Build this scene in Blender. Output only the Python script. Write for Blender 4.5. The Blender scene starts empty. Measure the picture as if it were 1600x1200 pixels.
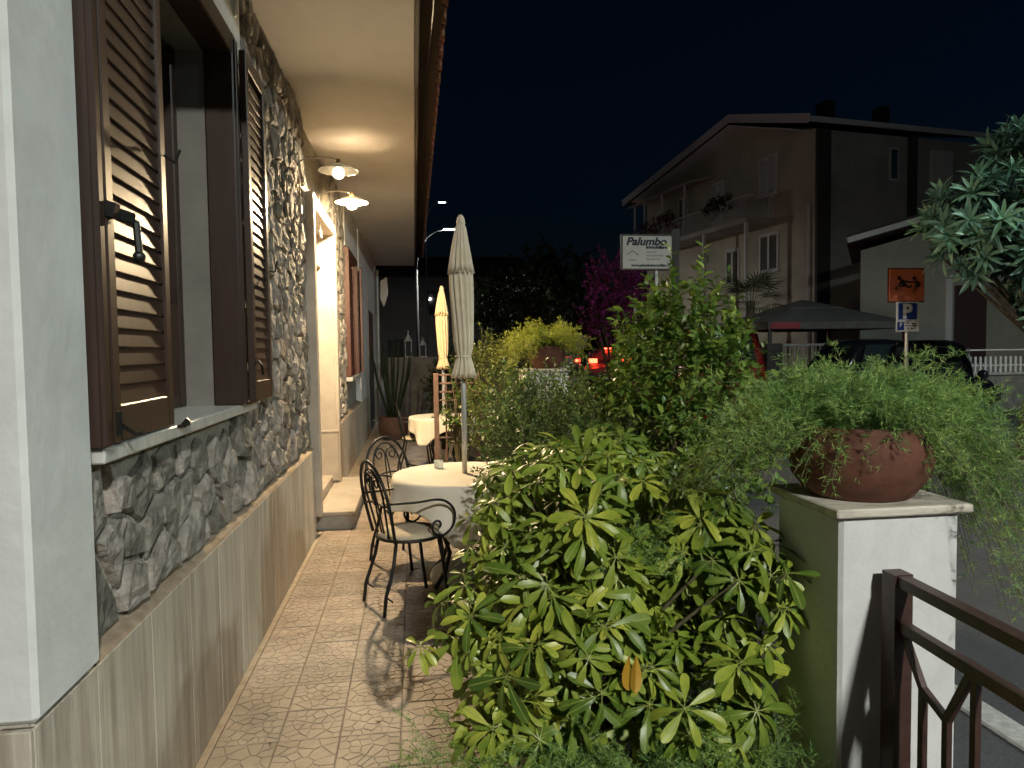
import bpy, bmesh, math, random
import numpy as np
from mathutils import Matrix, Vector, noise as mnoise
random.seed(7); rng = np.random.default_rng(7)
S = bpy.context.scene; COL = S.collection
rad = math.radians

# ---------------------------------------------------------------- camera, sky, exposure
cam_d = bpy.data.cameras.new('camera'); cam = bpy.data.objects.new('camera', cam_d); COL.objects.link(cam)
cam_d.sensor_width = 36; cam_d.lens = 36*1109/1600; cam_d.clip_start = .05; cam_d.clip_end = 600
YAW, PITCH, ROLL = 0.13633, 0.04864, 0.013
cam.matrix_world = Matrix.Translation((0,0,1.6)) @ Matrix.Rotation(-YAW,4,'Z') @ Matrix.Rotation(math.pi/2-PITCH,4,'X') @ Matrix.Rotation(-ROLL,4,'Z')
S.camera = cam
W = bpy.data.worlds.new('World'); S.world = W; W.use_nodes = True
wn = W.node_tree; bg = wn.nodes['Background']
sky = wn.nodes.new('ShaderNodeTexSky'); sky.sky_type = 'NISHITA'; sky.sun_disc = False
sky.sun_elevation = rad(0.5); sky.sun_rotation = rad(100); sky.air_density = 1.0; sky.dust_density = .6; sky.ozone_density = 4.0
wn.links.new(sky.outputs[0], bg.inputs[0]); bg.inputs[1].default_value = 0.0050
S.view_settings.view_transform = 'Standard'; S.view_settings.look = 'None'
S.view_settings.exposure = 1.0; S.view_settings.gamma = 1.0; S.view_settings.use_curve_mapping = False
S.render.engine = 'CYCLES'
S.cycles.use_denoising = True
try: S.cycles.denoiser = 'OPENIMAGEDENOISE'
except Exception: pass
S.cycles.max_bounces = 6; S.cycles.diffuse_bounces = 4; S.cycles.glossy_bounces = 3; S.cycles.transmission_bounces = 4
S.cycles.sample_clamp_indirect = 4.0; S.cycles.caustics_reflective = False; S.cycles.caustics_refractive = False

BULB = 3600.0       # wall lamp bulb
STREET = 1750.0     # neutral LED street lamp behind the camera
STREET_B = 900.0   # cool LED street lamp across the road, right of the frame

# ---------------------------------------------------------------- materials
MATS = {}
def mat(name, col, rough=.6, col2=None, scale=8., stretch=(1,1,1), bump=0., bscale=60., metal=0., spec=.5, island=0., objvar=0., emit=None, estr=0., detail=6., trans=0., fac=(.35,.65), coat=0., sss=0., bdist=.01, stain=0., sscale=1.6):
    if name in MATS: return MATS[name]
    m = bpy.data.materials.new(name); m.use_nodes = True; MATS[name] = m
    nt = m.node_tree; N = nt.nodes; L = nt.links; b = N['Principled BSDF']
    b.inputs['Roughness'].default_value = rough; b.inputs['Metallic'].default_value = metal
    b.inputs['Specular IOR Level'].default_value = spec
    if coat: b.inputs['Coat Weight'].default_value = coat; b.inputs['Coat Roughness'].default_value = .08
    tc = N.new('ShaderNodeTexCoord'); mp = N.new('ShaderNodeMapping'); mp.inputs['Scale'].default_value = stretch
    geo = N.new('ShaderNodeNewGeometry')
    L.new(geo.outputs['Position'], mp.inputs['Vector'])
    col4 = lambda c: (c[0], c[1], c[2], 1)
    out = None
    if col2 is not None:
        n = N.new('ShaderNodeTexNoise'); n.inputs['Scale'].default_value = scale; n.inputs['Detail'].default_value = detail; n.inputs['Roughness'].default_value = .62
        L.new(mp.outputs[0], n.inputs['Vector'])
        r = N.new('ShaderNodeValToRGB'); r.color_ramp.elements[0].position = fac[0]; r.color_ramp.elements[1].position = fac[1]
        r.color_ramp.elements[0].color = col4(col); r.color_ramp.elements[1].color = col4(col2)
        L.new(n.outputs[0], r.inputs[0]); out = r.outputs[0]
    else:
        rgb = N.new('ShaderNodeRGB'); rgb.outputs[0].default_value = col4(col); out = rgb.outputs[0]
    if island or objvar:
        h = N.new('ShaderNodeHueSaturation'); src = geo.outputs['Random Per Island']
        amp = island
        if objvar:
            oi = N.new('ShaderNodeObjectInfo'); src = oi.outputs['Random']; amp = objvar
        mr = N.new('ShaderNodeMapRange'); mr.inputs[3].default_value = 1-amp; mr.inputs[4].default_value = 1+amp
        L.new(src, mr.inputs[0]); L.new(mr.outputs[0], h.inputs['Value'])
        mr2 = N.new('ShaderNodeMapRange'); mr2.inputs[3].default_value = .5+.06*amp; mr2.inputs[4].default_value = .5-.07*amp
        L.new(src, mr2.inputs[0]); L.new(mr2.outputs[0], h.inputs['Hue'])
        L.new(out, h.inputs['Color']); out = h.outputs[0]
    if stain:
        ns = N.new('ShaderNodeTexNoise'); ns.inputs['Scale'].default_value = sscale; ns.inputs['Detail'].default_value = 9; ns.inputs['Roughness'].default_value = .68; ns.inputs['Distortion'].default_value = .6
        L.new(geo.outputs['Position'], ns.inputs['Vector'])
        ms = N.new('ShaderNodeMapRange'); ms.inputs[1].default_value = .36; ms.inputs[2].default_value = .60; ms.inputs[3].default_value = 1-stain; ms.inputs[4].default_value = 1.0
        L.new(ns.outputs[0], ms.inputs[0])
        mm = N.new('ShaderNodeMix'); mm.data_type = 'RGBA'; mm.blend_type = 'MULTIPLY'; mm.inputs[0].default_value = 1.0
        L.new(out, mm.inputs[6]); L.new(ms.outputs[0], mm.inputs[7]); out = mm.outputs[2]
    L.new(out, b.inputs['Base Color'])
    if bump:
        n2 = N.new('ShaderNodeTexNoise'); n2.inputs['Scale'].default_value = bscale; n2.inputs['Detail'].default_value = 5
        L.new(mp.outputs[0], n2.inputs['Vector'])
        bp = N.new('ShaderNodeBump'); bp.inputs['Strength'].default_value = bump; bp.inputs['Distance'].default_value = bdist
        L.new(n2.outputs[0], bp.inputs['Height']); L.new(bp.outputs[0], b.inputs['Normal'])
    if emit is not None:
        b.inputs['Emission Color'].default_value = col4(emit); b.inputs['Emission Strength'].default_value = estr
    if trans:
        t = N.new('ShaderNodeBsdfTranslucent'); L.new(out, t.inputs[0])
        mx = N.new('ShaderNodeMixShader'); mx.inputs[0].default_value = trans
        o = N['Material Output']; L.new(b.outputs[0], mx.inputs[1]); L.new(t.outputs[0], mx.inputs[2]); L.new(mx.outputs[0], o.inputs[0])
    return m
def glass(name, col=(.02,.025,.03), rough=.03):
    return mat(name, col, rough=rough, spec=.8)

# ---------------------------------------------------------------- mesh building
WL = {}   # world location of every object that parents others
class MB:
    def __init__(s): s.v = []; s.f = []; s.m = []
    def add(s, vs, fs, mi=0):
        k = len(s.v); s.v += [tuple(map(float, p)) for p in vs]
        s.f += [tuple(i+k for i in f) for f in fs]; s.m += [mi]*len(fs); return s
    def box(s, x0, x1, y0, y1, z0, z1, mi=0, M=None):
        vs = [(x,y,z) for z in (z0,z1) for y in (y0,y1) for x in (x0,x1)]
        if M is not None: vs = [tuple(M @ Vector(p)) for p in vs]
        return s.add(vs, [(0,2,3,1),(4,5,7,6),(0,1,5,4),(2,6,7,3),(0,4,6,2),(1,3,7,5)], mi)
    def bbox(s, x0, x1, y0, y1, z0, z1, b=.004, mi=0, M=None):   # chamfered box
        cx, cy, cz = (x0+x1)/2, (y0+y1)/2, (z0+z1)/2; hx, hy, hz = abs(x1-x0)/2, abs(y1-y0)/2, abs(z1-z0)/2
        b = min(b, hx*.45, hy*.45, hz*.45)
        bm = bmesh.new(); bmesh.ops.create_cube(bm, size=1)
        for v in bm.verts: v.co = Vector((v.co.x*2*hx, v.co.y*2*hy, v.co.z*2*hz))
        bmesh.ops.bevel(bm, geom=list(bm.edges), offset=b, segments=1, affect='EDGES', profile=.5)
        bm.verts.index_update()
        vs = [Vector((v.co.x+cx, v.co.y+cy, v.co.z+cz)) for v in bm.verts]
        if M is not None: vs = [M @ p for p in vs]
        fs = [tuple(v.index for v in f.verts) for f in bm.faces]; bm.free()
        return s.add(vs, fs, mi)
    def tube(s, pts, r, n=6, mi=0, caps=True, closed=False):
        P = [Vector(p) for p in pts]; k = len(P); rr = r if hasattr(r, '__len__') else [r]*k
        vs = []; fs = []; prev = None
        for i, p in enumerate(P):
            if closed: t = P[(i+1) % k]-P[(i-1) % k]
            else: t = P[min(i+1,k-1)]-P[max(i-1,0)]
            t = t.normalized() if t.length > 1e-9 else Vector((0,0,1))
            if prev is None:
                a = Vector((0,0,1)) if abs(t.z) < .9 else Vector((1,0,0)); u = t.cross(a).normalized()
            else:
                u = (prev-t*prev.dot(t)); u = u.normalized() if u.length > 1e-6 else t.orthogonal().normalized()
            prev = u; w = t.cross(u)
            for j in range(n):
                an = 2*math.pi*j/n; vs.append(p+(u*math.cos(an)+w*math.sin(an))*rr[i])
        for i in range(k if closed else k-1):
            i2 = (i+1) % k
            for j in range(n): fs.append((i*n+j, i*n+(j+1)%n, i2*n+(j+1)%n, i2*n+j))
        if caps and not closed:
            fs.append(tuple(range(n-1,-1,-1))); fs.append(tuple(range((k-1)*n, k*n)))
        return s.add(vs, fs, mi)
    def bar(s, a, b, w, h, mi=0):    # rectangular bar between two points
        a = Vector(a); b = Vector(b); t = (b-a).normalized()
        up = Vector((0,0,1)) if abs(t.z) < .95 else Vector((0,1,0))
        u = t.cross(up).normalized()*w/2; v = u.cross(t).normalized()*h/2
        vs = [a-u-v, a+u-v, a+u+v, a-u+v, b-u-v, b+u-v, b+u+v, b-u+v]
        return s.add(vs, [(0,1,2,3),(7,6,5,4),(0,4,5,1),(1,5,6,2),(2,6,7,3),(3,7,4,0)], mi)
    def lathe(s, prof, c=(0,0,0), n=24, mi=0, M=None):
        vs = []; fs = []; k = len(prof)
        for r, z in prof:
            for j in range(n):
                a = 2*math.pi*j/n; vs.append(Vector((c[0]+r*math.cos(a), c[1]+r*math.sin(a), c[2]+z)))
        for i in range(k-1):
            for j in range(n): fs.append((i*n+j, i*n+(j+1)%n, (i+1)*n+(j+1)%n, (i+1)*n+j))
        if M is not None: vs = [M @ p for p in vs]
        return s.add(vs, fs, mi)
    def sphere(s, c, r, nu=12, nv=8, mi=0, sz=1.):
        prof = [(r*math.sin(math.pi*i/nv)+1e-5, -r*sz*math.cos(math.pi*i/nv)) for i in range(nv+1)]
        return s.lathe(prof, c, nu, mi)
    def prism(s, poly, a, b, axis='x', mi=0):  # polygon given in the two other axes, extruded from a to b
        n = len(poly)
        def P(q, d): return {'x': (d, q[0], q[1]), 'y': (q[0], d, q[1]), 'z': (q[0], q[1], d)}[axis]
        vs = [P(q, a) for q in poly]+[P(q, b) for q in poly]
        fs = [tuple(range(n-1,-1,-1)), tuple(range(n, 2*n))]+[(i,(i+1)%n,n+(i+1)%n,n+i) for i in range(n)]
        return s.add(vs, fs, mi)
    def build(s, name, m, parent=None, smooth=False, center=True, angle=None):
        me = bpy.data.meshes.new(name)
        V = np.array(s.v, dtype=float)
        c = (V.min(0)+V.max(0))/2 if center else np.zeros(3)
        if center and parent is None: c[2] = V[:,2].min()
        me.from_pydata((V-c).tolist(), [], s.f); 
        ms = m if isinstance(m, (list, tuple)) else [m]
        for q in ms: me.materials.append(q)
        if len(ms) > 1: me.polygons.foreach_set('material_index', s.m)
        bm = bmesh.new(); bm.from_mesh(me); bmesh.ops.recalc_face_normals(bm, faces=bm.faces); bm.to_mesh(me); bm.free()
        if smooth: me.polygons.foreach_set('use_smooth', [True]*len(me.polygons))
        if smooth and angle:
            try: me.set_sharp_from_angle(angle=angle)
            except Exception: pass
        return link(name, me, parent, c)
def link(name, me, parent=None, loc=(0,0,0)):
    o = bpy.data.objects.new(name, me); COL.objects.link(o)
    if parent is not None:
        o.parent = parent; p = WL.get(parent.name, Vector((0,0,0))); o.location = Vector(loc)-p
    else: o.location = loc
    WL[o.name] = Vector(loc); return o
def thing(name, label, cat, loc=(0,0,0), rz=0., group=None):
    o = bpy.data.objects.new(name, None); o.empty_display_size = .1; COL.objects.link(o); o.location = loc; o.rotation_euler.z = rz
    o['label'] = label; o['category'] = cat
    if group: o['group'] = group
    WL[o.name] = Vector(loc); return o
def group_empty(name, parent, loc=(0,0,0)):
    return None
def tag(o, label, cat, group=None, kind=None):
    o['label'] = label; o['category'] = cat
    if group: o['group'] = group
    if kind: o['kind'] = kind
    return o
def struct(o): o['kind'] = 'structure'; return o
def copy_tree(o, parent=None, loc=None, rz=None, label=None, scale=None):
    c = o.copy(); COL.objects.link(c); c.parent = parent
    if loc is not None: c.location = loc; WL[c.name] = Vector(loc)
    if rz is not None: c.rotation_euler.z = rz
    if scale is not None: c.scale = scale
    if label: c['label'] = label
    for ch in [x for x in CH.get(o.name, list(o.children))]: copy_tree(ch, c)
    return c
CH = {}
def arr_mesh(name, V, F, m, parent=None, loc=(0,0,0), kind=None, smooth=False, mi=None):   # numpy arrays, all faces same size
    V = np.asarray(V, np.float32)-np.asarray(loc, np.float32); F = np.asarray(F, np.int32); n = F.shape[1]
    me = bpy.data.meshes.new(name); me.vertices.add(len(V)); me.vertices.foreach_set('co', V.ravel())
    me.loops.add(F.size); me.loops.foreach_set('vertex_index', F.ravel())
    me.polygons.add(len(F)); me.polygons.foreach_set('loop_start', np.arange(0, F.size, n, dtype=np.int32))
    try: me.polygons.foreach_set('loop_total', np.full(len(F), n, dtype=np.int32))
    except Exception: pass
    for q in (m if isinstance(m, (list, tuple)) else [m]): me.materials.append(q)
    if mi is not None: me.polygons.foreach_set('material_index', np.asarray(mi, np.int32))
    if smooth: me.polygons.foreach_set('use_smooth', np.ones(len(F), bool))
    me.update(calc_edges=True); me.validate()
    o = link(name, me, parent, loc)
    if kind: o['kind'] = kind
    return o
def inst(TV, TF, pos, X, Y, Z, sc):     # place a template at N frames
    TV = np.asarray(TV, float); N = len(pos); sc = np.asarray(sc).reshape(N,1,1)
    V = (TV[None,:,0:1]*X[:,None,:]+TV[None,:,1:2]*Y[:,None,:]+TV[None,:,2:3]*Z[:,None,:])*sc+pos[:,None,:]
    F = np.asarray(TF)[None]+(np.arange(N)*len(TV))[:,None,None]
    return V.reshape(-1,3), F.reshape(-1, np.asarray(TF).shape[1])
def unit(a): return a/np.maximum(np.linalg.norm(a, axis=-1, keepdims=True), 1e-9)
def frames(Yd, up=None):                # leaf frames: Y along the leaf, Z its face
    Yd = unit(Yd); n = len(Yd)
    if up is None: up = np.tile([0,0,1.], (n,1))
    X = np.cross(Yd, up); bad = np.linalg.norm(X, axis=1) < 1e-3; X[bad] = [1,0,0]
    X = unit(X); Z = np.cross(X, Yd); return X, Yd, Z
def voronoi(seeds, x0, x1, y0, y1):
    cells = []
    S_ = np.array(seeds)
    for i, p in enumerate(S_):
        poly = [(x0,y0),(x1,y0),(x1,y1),(x0,y1)]
        d = np.hypot(*(S_-p).T); order = np.argsort(d)[1:26]
        for j in order:
            q = S_[j]; mid = (p+q)/2; nrm = q-p
            new = []; k = len(poly)
            for a in range(k):
                A = np.array(poly[a]); B = np.array(poly[(a+1)%k]); da = np.dot(A-mid, nrm); db = np.dot(B-mid, nrm)
                if da <= 0: new.append(tuple(A))
                if da*db < 0: t = da/(da-db); new.append(tuple(A+(B-A)*t))
            poly = new
            if len(poly) < 3: break
        cells.append(poly)
    return cells
def inset(poly, d):     # shrink a convex polygon by d
    n = len(poly); c = np.mean(poly, axis=0); P = np.array(poly); out = []
    area = sum(P[i][0]*P[(i+1)%n][1]-P[(i+1)%n][0]*P[i][1] for i in range(n))
    sgn = 1 if area > 0 else -1
    cur = [tuple(p) for p in P]
    for i in range(n):
        A = P[i]; B = P[(i+1)%n]; e = B-A; L = np.hypot(*e)
        if L < 1e-7: continue
        nrm = np.array([-e[1], e[0]])/L*sgn; base = A+nrm*d
        new = []; k = len(cur)
        for a in range(k):
            U = np.array(cur[a]); Vv = np.array(cur[(a+1)%k]); da = np.dot(U-base, nrm); db = np.dot(Vv-base, nrm)
            if da >= 0: new.append(tuple(U))
            if da*db < 0: t = da/(da-db); new.append(tuple(U+(Vv-U)*t))
        cur = new
        if len(cur) < 3: return []
    return cur
# ---------------------------------------------------------------- material palette
M_stucco = mat('white_stucco', (.66,.68,.66), .85, (.74,.76,.74), 5., stain=.10, sscale=3.5, bump=.45, bscale=16, bdist=.010)
M_stucco2 = mat('cream_plaster', (.70,.66,.58), .85, (.78,.74,.66), 3., bump=.15, bscale=60)
M_soffit = mat('soffit_plaster', (.68,.64,.60), .8, (.74,.70,.66), 1.5, stain=.09, sscale=1.4, bump=.15, bscale=40)
M_mortar = mat('mortar', (.30,.27,.22), .95, (.42,.385,.325), 9., bump=.8, bscale=40, bdist=.02)
M_stone = mat('field_stone', (.17,.155,.13), .92, (.45,.415,.36), 13., bump=1., bscale=32, detail=10., objvar=.42, stain=.35, sscale=9., bdist=.02, fac=(.3,.72))
M_trav = mat('travertine', (.34,.285,.22), .5, (.62,.57,.48), 13., stretch=(1.8,1.8,.10), stain=.16, sscale=2.5, detail=14., bump=.5, bscale=26, objvar=.10, fac=(.28,.62))
M_travtop = mat('travertine_cap', (.40,.36,.29), .6, (.66,.62,.53), 22., stretch=(.3,1,1), bump=.5, bscale=60, fac=(.35,.55))
M_marble = mat('door_marble', (.36,.315,.26), .5, (.47,.415,.35), 4.)
M_sill = mat('sill_marble', (.42,.42,.40), .35, (.62,.62,.58), 9., stretch=(1,3,1))
M_wood = mat('brown_paint', (.026,.0135,.009), .44, (.044,.022,.014), 30., stretch=(1,1,.08), spec=.5)
M_wood2 = mat('red_brown_paint', (.085,.030,.020), .5, (.12,.045,.030), 30., stretch=(1,1,.08))
M_iron = mat('black_iron', (.012,.014,.012), .42, (.02,.02,.018), 40., metal=.3)
M_glass = glass('window_glass')
M_tile = mat('terrace_tile', (.29,.232,.172), .5, (.41,.338,.262), 5., stain=.32, sscale=2.2, objvar=.13, bump=.25, bscale=90, spec=.4, fac=(.3,.7))
M_joint = mat('tile_joint', (.175,.135,.098), .9, (.245,.195,.148), 20.)
M_asph = mat('asphalt', (.055,.056,.060), .85, (.095,.096,.10), 60., stain=.3, sscale=.8, bump=.5, bscale=260)
M_conc = mat('kerb_concrete', (.34,.34,.32), .9, (.52,.52,.49), 30., bump=.5, bscale=150)
M_soil = mat('soil', (.03,.022,.015), .95, (.06,.045,.03), 20., bump=.8, bscale=60)
M_white = mat('white_paint', (.74,.74,.72), .6, (.80,.80,.78), 6.)
M_terra = mat('terracotta', (.115,.042,.024), .8, (.165,.064,.038), 12., stain=.3, sscale=7., bump=.2, bscale=60)
M_roof = mat('roof_tile', (.26,.11,.07), .85, (.36,.18,.12), 18., objvar=.3)
M_pipe = mat('grey_metal', (.32,.33,.33), .4, (.42,.43,.43), 8., metal=.6)

# ---------------------------------------------------------------- ground, road, terrace floor
g = struct(MB().box(-150,150,-60,260,-.20,-.035).build('ground', mat('ground_earth', (.05,.05,.05), .95, (.08,.08,.078), 2.)))
road = MB().add([(1.95,-20,-.03),(12.5,-20,-.03),(19,40,-.03),(40,120,-.03),(18,120,-.03),(4.5,40,-.03),(1.95,8,-.03)], [(0,1,2,5,6),(2,3,4,5)])
struct(road.build('road', M_asph))
kb = struct(MB().bbox(2.37,2.52,-8,12,-.2,-.012,.01).build('kerb_strip', M_conc))
tf = struct(MB().box(-.93,.75,-.5,17.4,-.12,-.008).build('terrace_floor', M_joint))
struct(MB().box(.75,1.95,-.5,17.4,-.12,.015).build('planting_bed', M_soil))

# one paving tile: a moulded 25 cm slab with crazy-paving relief; five castings shared by all tiles
def tile_mesh(seed):
    r = random.Random(seed); n = 5+seed%3; T = .25; h = T/2-.002
    seeds = [((i+.5+r.uniform(-.42,.42))/n*2*h-h, (j+.5+r.uniform(-.42,.42))/n*2*h-h) for i in range(n) for j in range(n)]
    for k in range(n+2): seeds.pop(r.randrange(len(seeds)))
    mb = MB(); mb.box(-h, h, -h, h, -.008, -.003)
    for c in voronoi(seeds, -h, h, -h, h):
        p = inset(c, .0017)
        if len(p) < 3: continue
        q = inset(p, .0015) or p; z = r.uniform(-.0006,.0006)
        if len(q) != len(p): q = [tuple(np.mean(p,axis=0)+(np.array(a)-np.mean(p,axis=0))*.93) for a in p]
        k = len(p)
        mb.add([(x,y,-.003) for x,y in p]+[(x,y,z) for x,y in q], [tuple(range(k,2*k))]+[(i,(i+1)%k,k+(i+1)%k,k+i) for i in range(k)])
    me = bpy.data.meshes.new('tile'); me.from_pydata(mb.v, [], mb.f); me.materials.append(M_tile)
    bm = bmesh.new(); bm.from_mesh(me); bmesh.ops.recalc_face_normals(bm, faces=bm.faces); bm.to_mesh(me); bm.free()
    return me
TM = [tile_mesh(s) for s in range(12)]
XS = [-.836+.25*i+.125 for i in range(6)]
far_v = []; cnt = 0
rt = random.Random(3)
for j in range(62):
    y = 1.95+.25*j+.125
    for i, x in enumerate(XS):
        me = rt.choice(TM); rz = rt.choice((0, math.pi/2, math.pi, -math.pi/2))
        if cnt < 288:
            o = link('tile', me, tf, (x, y, rt.uniform(-.0008,.0008))); o.rotation_euler.z = rz; cnt += 1
        else:
            far_v.append((x, y))
mb = MB()
for x, y in far_v: mb.box(x-.1225, x+.1225, y-.1225, y+.1225, -.0078, 0)
mb.build('far_tiles', M_tile, tf)['kind'] = 'stuff'
MB().box(-.87,-.838,1.95,17.4,-.0075,-.001).build('edge_strip', mat('edge_mortar', (.30,.24,.17), .8, (.40,.33,.25), 14.), tf)

# ---------------------------------------------------------------- the building on the left
B = thing('restaurant_building', 'stone faced building with deep white soffit and brown louvred window shutters', 'building', (-.9,6,0))
# corner pilaster and end wall
pil = MB(); pil.bbox(-4.5,-.86,1.70,2.03,.765,3.64,.012); pil.build('corner_pilaster', M_stucco, B)
MB().bbox(-4.5,-.88,1.72,2.02,0,.765,.004).build('plinth_core', M_mortar, B)
# backing wall pieces round the openings
wl = MB()
wl.box(-1.30,-.922,2.03,6.28,0,1.29); wl.box(-1.30,-.922,3.68,6.28,1.291,3.64); wl.box(-1.30,-.965,3.64,3.68,1.29,3.13); wl.box(-1.30,-.965,2.03,2.07,1.29,3.64); wl.box(-1.30,-.965,2.07,3.64,3.06,3.64)
wl.box(-1.30,-.922,8.07,9.75,0,3.64); wl.box(-1.30,-.965,9.75,17.4,0,3.64); wl.box(-1.45,-.965,6.28,8.07,2.98,3.64); wl.box(-1.6,-1.45,6.0,8.3,0,3.64)
wl.box(-1.6,-1.42,1.9,6.0,0,3.64)
wall = wl.build('stone_wall', M_mortar, B)
def stones(y0, y1, z0, z1, dy, dz, keep, seed, face=-.898, joined=False):
    r = random.Random(seed); seeds = []; ALL = MB()
    ny = int((y1-y0)/dy); nz = int((z1-z0)/dz)
    for j in range(nz):
        for i in range(ny):
            seeds.append((y0+(i+.5+(.5 if j%2 else 0)*.8+r.uniform(-.42,.42))*dy, z0+(j+.5+r.uniform(-.40,.40))*dz))
    for c in voronoi(seeds, y0, y1, z0, z1):
        if len(c) < 3: continue
        cen = np.mean(c, axis=0); lim = keep(cen)
        if lim is None: continue
        ly0, ly1, lz0, lz1 = lim
        P = [(min(max(p[0],ly0),ly1), min(max(p[1],lz0),lz1)) for p in c]
        P = inset(P, r.uniform(.004,.012))
        if len(P) < 3: continue
        # densify the outline and roughen it
        out = []
        for a in range(len(P)):
            A = np.array(P[a]); Bp = np.array(P[(a+1)%len(P)]); L = np.hypot(*(Bp-A)); k = max(1, int(L/.055))
            for t in range(k): out.append(A+(Bp-A)*(t/k)+np.array([r.uniform(-.007,.007), r.uniform(-.007,.007)]))
        if len(out) < 4: continue
        n = len(out); cc = np.mean(out, axis=0); f = face+r.uniform(-.012,.012); tilt = (r.uniform(-.07,.07), r.uniform(-.07,.07))
        vs = []
        for ring, (sc, dep) in enumerate(((1.0,-.05),(.965,-.010),(.86,.002),(.45,.005))):
            for p in out:
                q = cc+(p-cc)*sc; j = r.uniform(-.006,.006) if ring else 0
                vs.append((f+dep+j*(1.2 if ring>1 else .8)+(tilt[0]*(q[0]-cc[0])+tilt[1]*(q[1]-cc[1]) if ring else 0), q[0]+(r.uniform(-.006,.006) if ring else 0), q[1]+(r.uniform(-.006,.006) if ring else 0)))
        vs.append((f+.014+r.uniform(-.01,.01), cc[0], cc[1]))
        fs = []
        for ring in range(3):
            for i in range(n): fs.append((ring*n+i, ring*n+(i+1)%n, (ring+1)*n+(i+1)%n, (ring+1)*n+i))
        fs += [(3*n+i, 3*n+(i+1)%n, 4*n) for i in range(n)]
        if joined: ALL.add(vs, fs)
        else: MB().add(vs, fs).build('stone', M_stone, wall)
    if joined: ALL.build('far_stones', mat('far_field_stone', (.17,.155,.13), .92, (.45,.415,.36), 13., island=.36, bump=1., bscale=32, bdist=.02), wall)['kind'] = 'stuff'
def keepA(c):
    y, z = c
    if y < 3.68 and z > 1.28: return None
    if z > 3.12 and y < 4.04: return None
    if y < 3.72 and z < 1.3: return (2.03, 6.28, .785, 1.285)
    if y < 4.04: return (3.68, 6.28, .785, 3.13)
    return (3.68 if z < 3.1 else 4.03, 6.28, .785, 3.63)
stones(2.03, 6.28, .785, 3.63, .205, .155, keepA, 5)
stones(8.07, 9.72, .785, 3.63, .26, .15, lambda c: (8.07,9.72,.785,3.63), 8, -.900, True)
MB().bbox(-.965,-.885,2.03,4.02,3.135,3.64,.006).build('plaster_panel', M_stucco, B)
v = MB(); v.lathe([(.0,.0),(.035,.0),(.05,.012),(.058,.0),(.06,-.02)], n=20, M=Matrix.Translation((-.885,3.9,3.42)) @ Matrix.Rotation(math.pi/2,4,'Y') @ Matrix.Diagonal((1.6,1,1,1))); v.build('wall_vent', M_white, B)
# plinth slabs
y = 2.03
def slab(y0, y1, x=-.87): MB().bbox(-.945, x, y0+.0008, y1-.0008, 0, .755, .0025).build('plinth_slab', M_trav, B)
slab(1.704, 2.03)
for k in range(11):
    y1 = min(y+.40, 6.28)
    if y1-y > .05: slab(y, y1)
    y = y1
y = 8.07
while y < 17.3:
    y1 = min(y+.40, 17.4); slab(y, y1); y = y1
x = -.8705
for k in range(6): MB().bbox(x-.4, x-.001, 1.69, 1.715, 0, .755, .0025).build('plinth_slab', M_trav, B); x -= .4
for (a, b) in ((2.03,6.28),(8.07,12.3)):
    MB().prism([(-.965,.755),(-.871,.7565),(-.878,.765),(-.965,.80)], a, b, 'y').build('mortar_ledge', mat('ledge_mortar', (.24,.18,.12), .95, (.36,.29,.21), 14., bump=.8, bscale=50), B)
# soffit, fascia, gutter and eaves tiles
MB().bbox(-1.6,.045,1.2,17.4,3.645,3.80,.006).build('soffit', M_soffit, B)
MB().bbox(.047,.075,1.2,17.4,3.63,3.86,.004).build('fascia_board', mat('dark_fascia', (.06,.045,.035), .8), B)
MB().add([(.22,1.2,3.83),(.22,17.4,3.83),(-1.6,17.4,4.75),(-1.6,1.2,4.75)], [(0,1,2,3)]).add([(.22,1.2,3.80),(.22,17.4,3.80),(-1.6,17.4,4.70),(-1.6,1.2,4.70)], [(3,2,1,0)]).build('roof_deck', mat('roof_boards', (.08,.05,.035), .9), B)
def barrel(y, up):
    mb = MB(); n = 6; vs = []; fs = []
    for k, (xx, zz, rr) in enumerate(((.26,3.825,.085),(-.14,4.02,.07))):
        for s in (1, .86):
            for i in range(n+1):
                a = math.pi*i/n; vs.append((xx, y+math.cos(a)*rr*s, zz+(math.sin(a)*rr*s*.8 if up else -math.sin(a)*rr*s*.8+.06)))
    m = n+1
    for i in range(n):
        fs += [(i,i+1,2*m+i+1,2*m+i),(m+i,3*m+i,3*m+i+1,m+i+1),(i,m+i,m+i+1,i+1)]
    return mb.add(vs, fs).build('roof_tile', M_roof, B)
yy = 3.2; k = 0
while yy < 17.3: barrel(yy, k % 2 == 0); yy += .135; k += 1
MB().tube([(.13,3.0,3.78),(.16,4.5,3.70),(.13,6.2,3.78),(.14,9,3.75)], .006, 5).build('cable', M_iron, B)

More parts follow.
